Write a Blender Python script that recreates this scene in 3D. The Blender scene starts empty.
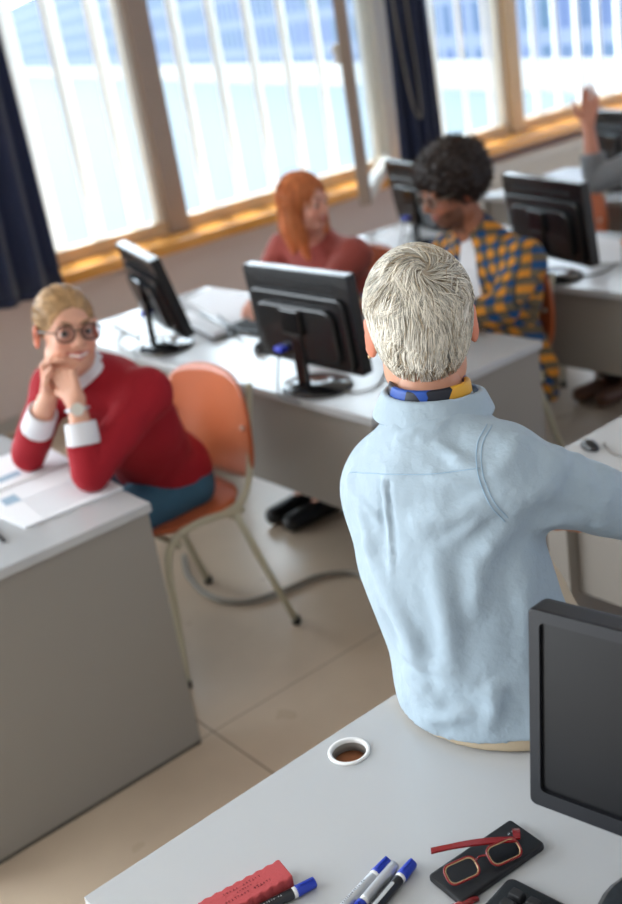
import bpy, bmesh, math, random
import numpy as np
from mathutils import Vector, Matrix
random.seed(7); rng = np.random.default_rng(7)
PI = math.pi
C = bpy.context.scene.collection

# ------------------------------------------------------------------ camera
CAM = np.array([0, 0, 1.82961]); FL = 1104.86
RV = np.array([0.62943341, 0.76188281, -0.15280107])
UV = np.array([-0.20224925, 0.35049224, 0.91446729])
FV = np.array([-0.7502725, 0.54469237, -0.37470175])
def ray(px, py): return RV*(px-311)/FL - UV*(py-452)/FL + FV
def at(px, py, d): return CAM + ray(px, py)*d            # point at depth d
def at_y(px, py, y): r = ray(px, py); return CAM + r*(y/r[1])
def at_x(px, py, x): r = ray(px, py); return CAM + r*(x/r[0])
def at_z(px, py, z): r = ray(px, py); return CAM + r*((z-CAM[2])/r[2])
cd = bpy.data.cameras.new('camera'); co = bpy.data.objects.new('camera', cd); C.objects.link(co)
co.matrix_world = Matrix(((RV[0], UV[0], -FV[0], CAM[0]), (RV[1], UV[1], -FV[1], CAM[1]), (RV[2], UV[2], -FV[2], CAM[2]), (0, 0, 0, 1)))
cd.sensor_fit = 'VERTICAL'; cd.sensor_height = 36; cd.sensor_width = 36*622/904; cd.lens = FL/904*36
cd.clip_start = .05; cd.clip_end = 400
cd.dof.use_dof = True; cd.dof.focus_distance = 1.58; cd.dof.aperture_fstop = 2.9
bpy.context.scene.camera = co

# ------------------------------------------------------------------ materials
def lin(c): return tuple(((v/255)/12.92 if v/255 <= .04045 else ((v/255+.055)/1.055)**2.4) for v in c) + (1,)
def mat(name, col, rough=.5, metal=0, spec=.5, bump=None, attr=False, var=0, vscale=8, sss=0, sheen=0, coat=0):
    m = bpy.data.materials.new(name); m.use_nodes = True; nt = m.node_tree; b = nt.nodes['Principled BSDF']
    b.inputs['Base Color'].default_value = lin(col); b.inputs['Roughness'].default_value = rough
    b.inputs['Metallic'].default_value = metal; b.inputs['Specular IOR Level'].default_value = spec
    b.inputs['Sheen Weight'].default_value = sheen; b.inputs['Coat Weight'].default_value = coat
    tc = nt.nodes.new('ShaderNodeTexCoord')
    if attr:
        a = nt.nodes.new('ShaderNodeAttribute'); a.attribute_name = 'Col'; nt.links.new(a.outputs['Color'], b.inputs['Base Color'])
    elif var:
        n = nt.nodes.new('ShaderNodeTexNoise'); n.inputs['Scale'].default_value = vscale; n.inputs['Detail'].default_value = 5
        nt.links.new(tc.outputs['Object'], n.inputs['Vector'])
        mx = nt.nodes.new('ShaderNodeMix'); mx.data_type = 'RGBA'
        c = lin(col); mx.inputs['A'].default_value = tuple(v*(1-var) for v in c[:3])+(1,); mx.inputs['B'].default_value = tuple(min(1, v*(1+var)) for v in c[:3])+(1,)
        nt.links.new(n.outputs['Fac'], mx.inputs['Factor']); nt.links.new(mx.outputs['Result'], b.inputs['Base Color'])
    if bump:
        sc, st, dist = bump
        n = nt.nodes.new('ShaderNodeTexNoise'); n.inputs['Scale'].default_value = sc; n.inputs['Detail'].default_value = 4
        nt.links.new(tc.outputs['Object'], n.inputs['Vector'])
        bp = nt.nodes.new('ShaderNodeBump'); bp.inputs['Strength'].default_value = st; bp.inputs['Distance'].default_value = dist
        nt.links.new(n.outputs['Fac'], bp.inputs['Height']); nt.links.new(bp.outputs['Normal'], b.inputs['Normal'])
    if sss:
        b.inputs['Subsurface Weight'].default_value = sss; b.inputs['Subsurface Radius'].default_value = (1, .35, .2); b.inputs['Subsurface Scale'].default_value = .006
    return m
M = {}
M['top'] = mat('desk_laminate', (183, 185, 187), .25, spec=.75, var=.02, vscale=4)
M['panel'] = mat('desk_panel', (143, 138, 132), .5, spec=.4, var=.02, vscale=3)
M['edge'] = mat('desk_edge', (190, 188, 184), .45)
M['dark_strip'] = mat('dark_strip', (78, 74, 68), .6)
M['wall'] = mat('wall_paint', (226, 214, 210), .8, var=.03, vscale=1.5)
M['ceil'] = mat('ceiling_paint', (236, 234, 230), .9)
M['base'] = mat('baseboard', (190, 186, 180), .6)
M['orange'] = mat('sill_wood', (226, 158, 76), .14, spec=.8, var=.12, vscale=5)
M['frame'] = mat('window_frame', (206, 178, 140), .4, var=.06, vscale=4)
M['frame_brown'] = mat('mullion', (158, 140, 126), .5, var=.04)
M['frame_white'] = mat('frame_white', (226, 222, 212), .4)
M['fin'] = mat('fin_white', (246, 244, 238), .6)
M['curtain'] = mat('curtain', (22, 34, 66), .85, sheen=.3, bump=(60, .3, .004))
M['radiator'] = mat('radiator', (214, 210, 202), .4)
M['chair_wood'] = mat('chair_plywood', (188, 100, 60), .34, spec=.5, var=.12, vscale=6)
M['chair_metal'] = mat('chair_tube', (190, 184, 160), .35, spec=.5)
M['rubber'] = mat('rubber', (32, 32, 34), .7)
M['black'] = mat('black_plastic', (24, 25, 27), .22, spec=.5)
M['black_matte'] = mat('black_matte', (20, 20, 22), .55)
M['case'] = mat('monitor_case', (24, 26, 31), .36, spec=.35)
M['screen'] = mat('screen_glass', (16, 17, 20), .3, spec=.28)
M['neck_gloss'] = mat('stand_gloss', (18, 18, 20), .12, spec=.6)
M['blue_plug'] = mat('blue_plug', (30, 50, 190), .4)
M['white_metal'] = mat('bolt', (220, 215, 205), .3, metal=.6)
M['paper'] = mat('paper', (236, 238, 242), .7)
M['cable'] = mat('cable_grey', (128, 122, 112), .5)
M['cable_black'] = mat('cable_black', (40, 40, 42), .5)
M['blue_cap'] = mat('blue_cap', (18, 52, 170), .35, spec=.5)
M['silver'] = mat('silver_barrel', (196, 200, 206), .3, metal=.55)
M['marker_black'] = mat('marker_black', (26, 28, 34), .35)
M['white_pl'] = mat('white_plastic', (232, 232, 230), .4)
M['red_sponge'] = mat('red_felt', (180, 72, 74), .9, bump=(250, .6, .002), var=.08, vscale=60)
M['ink'] = mat('dark_print', (110, 34, 42), .9)
M['print_light'] = mat('light_print', (196, 200, 206), .6)
M['print_blue'] = mat('faint_blue_print', (150, 176, 196), .7)
M['print_dark'] = mat('dark_text', (40, 44, 54), .6)
M['red_frame'] = mat('red_acetate', (120, 14, 16), .2, spec=.6)
M['gold'] = mat('gold_rim', (206, 170, 130), .25, metal=.6)
M['case_black'] = mat('case_leather', (10, 11, 16), .42, bump=(90, .3, .002))
M['cork'] = mat('cork_brown', (140, 84, 48), .8, var=.3, vscale=60)
M['shirt'] = mat('blue_shirt', (161, 178, 190), .8, sheen=.1, bump=(26, .5, .012))
M['seam'] = mat('shirt_seam', (156, 184, 205), .8)
M['beige'] = mat('beige_trousers', (196, 178, 150), .85, bump=(60, .3, .004))
M['red_knit'] = mat('red_knit', (156, 12, 30), .9, sheen=.0, bump=(110, .4, .005))
M['white_cotton'] = mat('white_cotton', (226, 226, 230), .85, bump=(70, .3, .004))
M['jeans'] = mat('denim', (52, 92, 116), .85, var=.15, vscale=25, bump=(80, .3, .004))
M['rust_knit'] = mat('rust_knit', (162, 74, 66), .9, sheen=.2, bump=(80, .4, .005))
M['dark_cloth'] = mat('dark_trousers', (40, 42, 52), .9)
M['grey_knit'] = mat('grey_knit', (122, 124, 128), .95, sheen=.2, var=.3, vscale=90, bump=(130, .5, .006))
M['brown_leather'] = mat('brown_leather', (120, 82, 62), .5)
M['black_shoe'] = mat('black_shoe', (20, 20, 22), .45)
M['skin'] = mat('skin', (200, 150, 125), .5, spec=.4, attr=True, sss=.12)
M['hair'] = mat('hair', (180, 170, 150), .5, spec=.4, attr=True)
M['eye'] = mat('eye', (200, 195, 190), .2, attr=True)
M['clear'] = None
def glass(name, tint, refl=.08):
    m = bpy.data.materials.new(name); m.use_nodes = True; nt = m.node_tree; nt.nodes.clear()
    o = nt.nodes.new('ShaderNodeOutputMaterial'); t = nt.nodes.new('ShaderNodeBsdfTransparent'); g = nt.nodes.new('ShaderNodeBsdfGlossy')
    t.inputs['Color'].default_value = tint; g.inputs['Roughness'].default_value = .05
    f = nt.nodes.new('ShaderNodeLayerWeight'); f.inputs['Blend'].default_value = .25
    mm = nt.nodes.new('ShaderNodeMath'); mm.operation = 'MULTIPLY'; mm.inputs[1].default_value = refl*4
    x = nt.nodes.new('ShaderNodeMixShader'); nt.links.new(f.outputs['Fresnel'], mm.inputs[0]); nt.links.new(mm.outputs[0], x.inputs['Fac'])
    nt.links.new(t.outputs[0], x.inputs[1]); nt.links.new(g.outputs[0], x.inputs[2]); nt.links.new(x.outputs[0], o.inputs['Surface'])
    return m
M['pane'] = glass('window_glass', (.95, .98, 1, 1), .04); M['lens'] = glass('lens_glass', (.86, .86, .88, 1), .08)

def nodes_of(name, rough=.5, spec=.5):
    m = bpy.data.materials.new(name); m.use_nodes = True; nt = m.node_tree; b = nt.nodes['Principled BSDF']
    b.inputs['Roughness'].default_value = rough; b.inputs['Specular IOR Level'].default_value = spec
    tc = nt.nodes.new('ShaderNodeTexCoord'); return m, nt, b, tc
def mix(nt, fac, a, b):
    x = nt.nodes.new('ShaderNodeMix'); x.data_type = 'RGBA'
    for k, v in (('Factor', fac), ('A', a), ('B', b)):
        if hasattr(v, 'links'): nt.links.new(v, x.inputs[k])
        else: x.inputs[k].default_value = v
    return x.outputs['Result']
def math_(nt, op, a, b=0.):
    x = nt.nodes.new('ShaderNodeMath'); x.operation = op
    for i, v in enumerate((a, b)):
        if hasattr(v, 'links'): nt.links.new(v, x.inputs[i])
        else: x.inputs[i].default_value = v
    return x.outputs[0]
# floor: large beige vinyl sheets with thin seams, worn cloudy patches
m, nt, b, tc = nodes_of('floor_vinyl', .33, .5); M['floor'] = m
sp = nt.nodes.new('ShaderNodeSeparateXYZ'); nt.links.new(tc.outputs['Object'], sp.inputs[0])
def line_at(v, off, period, w):
    t = math_(nt, 'DIVIDE', math_(nt, 'SUBTRACT', v, off), period)
    t = math_(nt, 'ABSOLUTE', math_(nt, 'SUBTRACT', math_(nt, 'FRACT', math_(nt, 'ADD', t, 100.5)), .5))
    return math_(nt, 'LESS_THAN', t, w/period/2)
seam = math_(nt, 'MAXIMUM', line_at(sp.outputs['Y'], 1.20, 1.3, .006), line_at(sp.outputs['X'], -2.33, 1.3, .004))
n1 = nt.nodes.new('ShaderNodeTexNoise'); n1.inputs['Scale'].default_value = 2.2; n1.inputs['Detail'].default_value = 6; nt.links.new(tc.outputs['Object'], n1.inputs['Vector'])
cr = nt.nodes.new('ShaderNodeValToRGB'); cr.color_ramp.elements[0].position = .3; cr.color_ramp.elements[1].position = .7
cr.color_ramp.elements[0].color = lin((186, 168, 148)); cr.color_ramp.elements[1].color = lin((206, 188, 166)); nt.links.new(n1.outputs['Fac'], cr.inputs[0])
nt.links.new(mix(nt, seam, cr.outputs[0], lin((130, 112, 94))), b.inputs['Base Color'])
n2 = nt.nodes.new('ShaderNodeTexNoise'); n2.inputs['Scale'].default_value = 7; nt.links.new(tc.outputs['Object'], n2.inputs['Vector'])
nt.links.new(math_(nt, 'ADD', math_(nt, 'MULTIPLY', n2.outputs['Fac'], .2), .22), b.inputs['Roughness'])
# plaid flannel
m, nt, b, tc = nodes_of('plaid_flannel', .9, .3); M['plaid'] = m
mp = nt.nodes.new('ShaderNodeMapping'); mp.inputs['Rotation'].default_value = (.25, .35, .5); nt.links.new(tc.outputs['Object'], mp.inputs['Vector'])
sp = nt.nodes.new('ShaderNodeSeparateXYZ'); nt.links.new(mp.outputs[0], sp.inputs[0])
def band(v, period, duty, off=0.):
    t = math_(nt, 'FRACT', math_(nt, 'ADD', math_(nt, 'DIVIDE', v, period), 50.+off)); return math_(nt, 'LESS_THAN', t, duty)
u = math_(nt, 'ADD', sp.outputs['X'], math_(nt, 'MULTIPLY', sp.outputs['Y'], .7)); v = sp.outputs['Z']
P_ = .052
a = band(u, P_, .5); c = band(v, P_, .5)
both = math_(nt, 'MULTIPLY', a, c); anyb = math_(nt, 'MAXIMUM', a, c)
c1 = mix(nt, anyb, lin((216, 142, 50)), lin((110, 96, 74))); c2 = mix(nt, both, c1, lin((30, 76, 124)))
thin = math_(nt, 'MAXIMUM', band(u, P_*2, .05, .3), band(v, P_*2, .05, .3))
nt.links.new(mix(nt, thin, c2, lin((60, 60, 56))), b.inputs['Base Color'])
# blue, yellow and black patterned scarf
m, nt, b, tc = nodes_of('scarf_silk', .45, .5); M['scarf'] = m
vo = nt.nodes.new('ShaderNodeTexVoronoi'); vo.inputs['Scale'].default_value = 24; nt.links.new(tc.outputs['Object'], vo.inputs['Vector'])
sp = nt.nodes.new('ShaderNodeSeparateColor'); nt.links.new(vo.outputs['Color'], sp.inputs[0])
k1 = math_(nt, 'LESS_THAN', sp.outputs[0], .38); k2 = math_(nt, 'LESS_THAN', sp.outputs[1], .33)
nt.links.new(mix(nt, k2, mix(nt, k1, lin((24, 72, 158)), lin((222, 164, 40))), lin((18, 22, 36))), b.inputs['Base Color'])
# distant facade: pale wall with rows of bluish windows
m, nt, b, tc = nodes_of('facade', .7, .2); M['facade'] = m
br = nt.nodes.new('ShaderNodeTexBrick'); br.offset = 0; br.inputs['Scale'].default_value = 1
br.inputs['Color1'].default_value = lin((84, 100, 140)); br.inputs['Color2'].default_value = lin((74, 100, 120)); br.inputs['Mortar'].default_value = lin((128, 138, 160))
br.inputs['Mortar Size'].default_value = .13; br.inputs['Brick Width'].default_value = .62; br.inputs['Row Height'].default_value = .85; br.inputs['Mortar Smooth'].default_value = .05
cx = nt.nodes.new('ShaderNodeSeparateXYZ'); nt.links.new(tc.outputs['Object'], cx.inputs[0]); cm = nt.nodes.new('ShaderNodeCombineXYZ')
nt.links.new(cx.outputs['X'], cm.inputs[0]); nt.links.new(cx.outputs['Z'], cm.inputs[1]); nt.links.new(cm.outputs[0], br.inputs['Vector']); nt.links.new(br.outputs['Color'], b.inputs['Base Color'])

# ------------------------------------------------------------------ object helpers
def add_mesh(name, V, F, m, parent=None, smooth=True, cols=None):
    me = bpy.data.meshes.new(name)
    V = np.asarray(V, dtype=np.float32)
    if isinstance(F, np.ndarray):
        k = F.shape[1]; me.vertices.add(len(V)); me.vertices.foreach_set('co', V.ravel())
        me.loops.add(F.size); me.loops.foreach_set('vertex_index', F.astype(np.int32).ravel())
        me.polygons.add(len(F)); me.polygons.foreach_set('loop_start', np.arange(0, F.size, k, dtype=np.int32))
        me.update(calc_edges=True); me.validate()
    else: me.from_pydata([tuple(map(float, v)) for v in V], [], F)
    if cols is not None:
        a = me.color_attributes.new('Col', 'FLOAT_COLOR', 'POINT'); c4 = np.ones((len(V), 4), np.float32); c4[:, :3] = cols; a.data.foreach_set('color', c4.ravel())
    if smooth: me.polygons.foreach_set('use_smooth', np.ones(len(me.polygons), bool))
    me.materials.append(M[m] if isinstance(m, str) else m)
    o = bpy.data.objects.new(name, me); C.objects.link(o)
    if parent: o.parent = parent
    return o
def obj(name, bm, m, parent=None, bevel=0, smooth=False, seg=2):
    bmesh.ops.recalc_face_normals(bm, faces=bm.faces)
    me = bpy.data.meshes.new(name); bm.to_mesh(me); bm.free()
    ms = m if isinstance(m, (list, tuple)) else [m]
    for k in ms: me.materials.append(M[k])
    o = bpy.data.objects.new(name, me); C.objects.link(o)
    if smooth: me.polygons.foreach_set('use_smooth', np.ones(len(me.polygons), bool))
    if bevel:
        md = o.modifiers.new('bevel', 'BEVEL'); md.width = bevel; md.segments = seg; md.limit_method = 'ANGLE'; md.angle_limit = .6
        md.harden_normals = False
    if parent: o.parent = parent
    return o
def thing(name, label, cat, loc=(0, 0, 0), rz=0, group=None):
    o = bpy.data.objects.new(name, None); C.objects.link(o); o.location = loc; o.rotation_euler = (0, 0, rz)
    o['label'] = label; o['category'] = cat; o.empty_display_size = .1
    if group: o['group'] = group
    return o
def tag(o, label, cat, group=None):
    o['label'] = label; o['category'] = cat
    if group: o['group'] = group
    return o
def struct(o): o['kind'] = 'structure'; return o
def dup(root, loc, rz, label):
    def rec(o, par):
        c = o.copy(); C.objects.link(c)
        if par: c.parent = par
        for ch in o.children: rec(ch, c)
        return c
    r = rec(root, None); r.location = loc; r.rotation_euler = (0, 0, rz); r['label'] = label
    return r
def bx(bm, c, s, rot=None, mi=0):
    r = bmesh.ops.create_cube(bm, size=1); T = Matrix.Translation(c) @ (rot.to_4x4() if rot is not None else Matrix.Identity(4)) @ Matrix.Diagonal((s[0], s[1], s[2], 1))
    bmesh.ops.transform(bm, matrix=T, verts=r['verts'])
    if mi:
        for v in r['verts']:
            for f in v.link_faces: f.material_index = mi
def box(name, lo, hi, m, parent=None, bevel=.002):
    bm = bmesh.new(); bx(bm, [(a+b)/2 for a, b in zip(lo, hi)], [b-a for a, b in zip(lo, hi)]); return obj(name, bm, m, parent, bevel)
def tube_np(pts, r, n=8, cap=True):
    pts = np.array(pts, float); k = len(pts); r = np.broadcast_to(np.array(r, float), (k,))
    V = []; t0 = pts[1]-pts[0]; up = np.array([0, 0, 1.]) if abs(t0[2]) < .9*np.linalg.norm(t0) else np.array([1., 0, 0])
    for i in range(k):
        t = pts[min(i+1, k-1)]-pts[max(i-1, 0)]; t /= np.linalg.norm(t)+1e-9
        a = np.cross(up, t); a /= np.linalg.norm(a)+1e-9; b = np.cross(t, a); up = b
        for j in range(n): an = 2*PI*j/n; V.append(pts[i]+r[i]*(math.cos(an)*a+math.sin(an)*b))
    F = [[i*n+j, i*n+(j+1) % n, (i+1)*n+(j+1) % n, (i+1)*n+j] for i in range(k-1) for j in range(n)]
    if cap: F += [list(range(n))[::-1], [(k-1)*n+j for j in range(n)]]
    return V, F
def tube(name, pts, r, m, parent=None, n=8, smooth_pts=0):
    if smooth_pts: pts = spline(pts, smooth_pts)
    V, F = tube_np(pts, r, n); return add_mesh(name, V, F, m, parent)
def tubes(name, lst, m, parent=None, n=8):
    VV, FF = [], []
    for pts, r in lst:
        V, F = tube_np(pts, r, n); o = len(VV); VV += V; FF += [[i+o for i in f] for f in F]
    return add_mesh(name, VV, FF, m, parent)
def spline(pts, n):
    P = np.array(pts, float); P = np.vstack([2*P[0]-P[1], P, 2*P[-1]-P[-2]]); out = []
    for i in range(1, len(P)-2):
        for s in range(n):
            t = s/n; out.append(.5*((2*P[i])+(-P[i-1]+P[i+1])*t+(2*P[i-1]-5*P[i]+4*P[i+1]-P[i+2])*t*t+(-P[i-1]+3*P[i]-3*P[i+1]+P[i+2])*t**3))
    out.append(P[-2]); return np.array(out)
def lathe(bm, prof, n=24, M4=None, mi=0, caps=True):
    rings = []
    for r, z in prof: rings.append([bm.verts.new((r*math.cos(2*PI*j/n), r*math.sin(2*PI*j/n), z)) for j in range(n)])
    fs = []
    for a, b in zip(rings, rings[1:]):
        for j in range(n): fs.append(bm.faces.new((a[j], a[(j+1) % n], b[(j+1) % n], b[j])))
    if caps and prof[0][0] > 1e-4: fs.append(bm.faces.new(rings[0][::-1]))
    if caps and prof[-1][0] > 1e-4: fs.append(bm.faces.new(rings[-1]))
    for f in fs: f.material_index = mi; f.smooth = True
    if M4 is not None: bmesh.ops.transform(bm, matrix=M4, verts=[v for r in rings for v in r])
def rounded_rect(w, h, r, n=5):
    pts = []
    for cx, cy, a0 in ((w/2-r, h/2-r, 0), (-w/2+r, h/2-r, PI/2), (-w/2+r, -h/2+r, PI), (w/2-r, -h/2+r, 1.5*PI)):
        for i in range(n+1): a = a0+PI/2*i/n; pts.append((cx+r*math.cos(a), cy+r*math.sin(a)))
    return pts
def plate(bm, pts2, z0, z1, M4=None, mi=0):
    a = [bm.verts.new((x, y, z0)) for x, y in pts2]; b = [bm.verts.new((x, y, z1)) for x, y in pts2]; n = len(pts2)
    fs = [bm.faces.new(a[::-1]), bm.faces.new(b)]+[bm.faces.new((a[i], a[(i+1) % n], b[(i+1) % n], b[i])) for i in range(n)]
    for f in fs: f.material_index = mi
    if M4 is not None: bmesh.ops.transform(bm, matrix=M4, verts=a+b)

# ------------------------------------------------------------------ the setting
WX = -5.35
struct(box('floor', (-5.5, -1.6, -.1), (2.2, 9.0, 0), 'floor', bevel=0))
struct(box('wall_left', (WX-.18, -1.6, 0), (WX, 9.0, .755), 'wall', bevel=0))
struct(box('baseboard_left', (WX, -1.6, 0), (WX+.02, 9.0, .07), 'base'))
struct(box('trim_1', (WX-.02, -1.6, .70), (-5.10, 9.0, .76), 'orange', bevel=.006))           # window sill
struct(box('wall_left', (WX-.18, -1.6, 2.62), (WX, 9.0, 3.0), 'wall', bevel=0))
struct(box('ceiling', (-5.53, -1.6, 3.0), (2.2, 9.0, 3.1), 'ceil', bevel=0))
def window(n, y0, y1, brown):
    r = bpy.data.objects.new('window_%d' % n, None); C.objects.link(r); r.location = (WX, y0, .76); struct(r)
    def b_(name, lo, hi, m): 
        o = box(name, [lo[0]-WX, lo[1]-y0, lo[2]-.76], [hi[0]-WX, hi[1]-y0, hi[2]-.76], m, r, .004); return o
    b_('bottom_rail', (WX-.08, y0, .76), (WX+.01, y1, .83), 'frame')
    b_('top_rail', (WX-.08, y0, 2.54), (WX+.01, y1, 2.62), 'frame')
    b_('pane', (WX-.05, y0+.03, .83), (WX-.044, y1-.03, 2.54), 'pane')
    b_('sash_frame', (WX-.075, y1-.045, .83), (WX-.005, y1, 2.54), 'frame_white')
    b_('post', (WX-.08, y1, .76), (WX+.03, y1+.13, 2.62), brown)
    return r
window(1, 1.0, 3.17, 'frame_brown')
window(3, 4.97, 6.03, 'frame'); window(4, 6.16, 8.6, 'frame')
r = window(2, 3.30, 4.84, 'frame_white')
# the open casement: its sash swung into the room, seen nearly edge on
sw = bpy.data.objects.new('window_5', None); C.objects.link(sw); struct(sw); hinge = np.array([WX+.03, 4.84]); end = np.array([-4.42, 3.82])
sw.location = (hinge[0], hinge[1], .80); L = float(np.linalg.norm(end-hinge)); sw.rotation_euler = (0, 0, math.atan2(end[1]-hinge[1], end[0]-hinge[0]))
for nm, lo, hi, mm in (('stile', (L-.07, -.03, 0), (L, .03, 1.76), 'frame_brown'), ('stile', (0, -.03, 0), (.08, .03, 1.76), 'frame_white'),
                       ('bottom_rail', (.08, -.028, 0), (L-.07, .028, .07), 'frame_white'), ('top_rail', (.08, -.028, 1.69), (L-.07, .028, 1.76), 'frame_white'),
                       ('pane', (.08, -.004, .07), (L-.07, .004, 1.69), 'pane')):
    box(nm, lo, hi, mm, sw, .004 if nm != 'pane' else 0)
bm = bmesh.new(); bx(bm, (L-.035, -.045, .76), (.03, .03, .10)); bx(bm, (L-.085, -.065, .78), (.12, .02, .022)); obj('handle', bm, 'white_metal', sw, .005)
# radiator under the sill, right part
t = thing('radiator', 'cream panel radiator under the orange window sill, behind the rear desks', 'radiator', (-5.23, 5.1, .12))
bm = bmesh.new(); bx(bm, (0, 1.5, .26), (.05, 3.0, .44))
obj('panel', bm, 'radiator', t, .01)
bm = bmesh.new()
for i in range(40): bx(bm, (.032, .06+i*.074, .25), (.014, .035, .38))
obj('fins', bm, 'radiator', t, .004)
bm = bmesh.new(); bx(bm, (0, 1.5, .495), (.09, 3.0, .03)); obj('top_grille', bm, 'radiator', t, .006)
for yy in (.3, 2.7): bm = bmesh.new(); bx(bm, (.0, yy, -.0), (.04, .04, .1)); obj('bracket', bm, 'radiator', t, .003)
for ch in t.children:
    if ch.name.startswith('bracket'): ch.location.z = 0
# white vertical fins outside, in front of the glass
for i in range(26):
    y = 1.41+.26*i
    o = box('sun_louvre', (-.015, -.085, 0), (.015, .085, 3.1), 'fin', None, .004); o.location = (-5.8, y, -.2); o.rotation_euler = (0, 0, .75)
    tag(o, 'white vertical sun louvre outside the classroom windows', 'sun louvre', 'vertical louvres outside the windows')
# outside: pale yard and a long building
m_y = mat('yard_concrete', (98, 114, 124), .9, var=.03, vscale=.3); M['yard'] = m_y
o = box('yard_ground', (-140, -60, -.35), (-5.55, 120, -.25), 'yard', None, 0); o['kind'] = 'structure'; o.name = 'ground'
A = at_z(116, 77, -.25)[:2]; B = at_z(545, 88, -.25)[:2]; dv = (B-A)/np.linalg.norm(B-A); S0 = A-dv*60; LB = float(np.linalg.norm(B-A))+100
ang = math.atan2(dv[1], dv[0])
t = thing('distant_building', 'long blue-grey office building with rows of windows across the bright yard', 'building', (S0[0], S0[1], -.25), ang)
bm = bmesh.new(); bx(bm, (LB/2, 6, 2.6), (LB, 12, 5.2)); obj('facade', bm, 'facade', t)
bm = bmesh.new(); bx(bm, (LB/2, -.1, .25), (LB, .4, .5)); obj('plinth', bm, 'base', t)

# curtains
def curtain(name_label, y0, y1, x0, z0, z1, folds, amp, flare=0.0):
    nx, nz = folds*14, 12; V = []; F = []
    for k in range(nz+1):
        f = k/nz; z = z1+(z0-z1)*f
        for i in range(nx+1):
            s = i/nx; y = y0+(y1-y0)*s+flare*f*(s-.5)
            V.append((x0+amp*math.sin(2*PI*folds*s+.5*math.sin(3*f+s*5))*(.6+.4*f)+.01*math.sin(9*s+4*f), y, z))
    for k in range(nz):
        for i in range(nx): a = k*(nx+1)+i; F.append([a, a+1, a+nx+2, a+nx+1])
    o = add_mesh('curtain', V, F, 'curtain'); md = o.modifiers.new('s', 'SOLIDIFY'); md.thickness = .006
    tag(o, name_label, 'curtain', None)
    # hem as a child
    V2, F2 = [], []
    last = [V[nz*(nx+1)+i] for i in range(nx+1)]
    for zz in (0, .035):
        for p in last: V2.append((p[0]+.004, p[1], p[2]+zz))
    for i in range(nx): F2.append([i, i+1, nx+1+i+1, nx+1+i])
    h = add_mesh('hem', V2, F2, 'curtain', o); md = h.modifiers.new('s', 'SOLIDIFY'); md.thickness = .012; md.offset = 0
    return o
curtain('dark navy curtain at the left window, behind the woman in red', 1.35, 2.32, -5.02, .70, 2.95, 6, .035)
curtain('narrow dark navy curtain bunched between the two windows, behind the curly haired man', 4.68, 5.04, -5.04, .71, 2.95, 4, .045)
tube('pull_cord', spline([(-4.98, 4.66, 2.9), (-4.97, 4.70, 1.8), (-4.97, 4.75, 1.25), (-4.95, 4.80, 1.08), (-4.97, 4.83, 1.3), (-4.97, 4.80, 1.9), (-4.97, 4.80, 2.9)], 6), .006, 'cable')
o = bpy.data.objects['pull_cord']; tag(o, 'thin grey pull cord looping down beside the narrow navy curtain', 'cord')
for i, (y0, y1) in enumerate(((1.3, 2.4), (4.6, 5.1))):
    o = tube('curtain_rail', [(-5.02, y0, 2.955), (-5.02, y1, 2.955)], .012, 'frame_white'); tag(o, ('white rail carrying the wide left navy curtain', 'white rail carrying the narrow middle navy curtain')[i], 'curtain rail')

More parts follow.
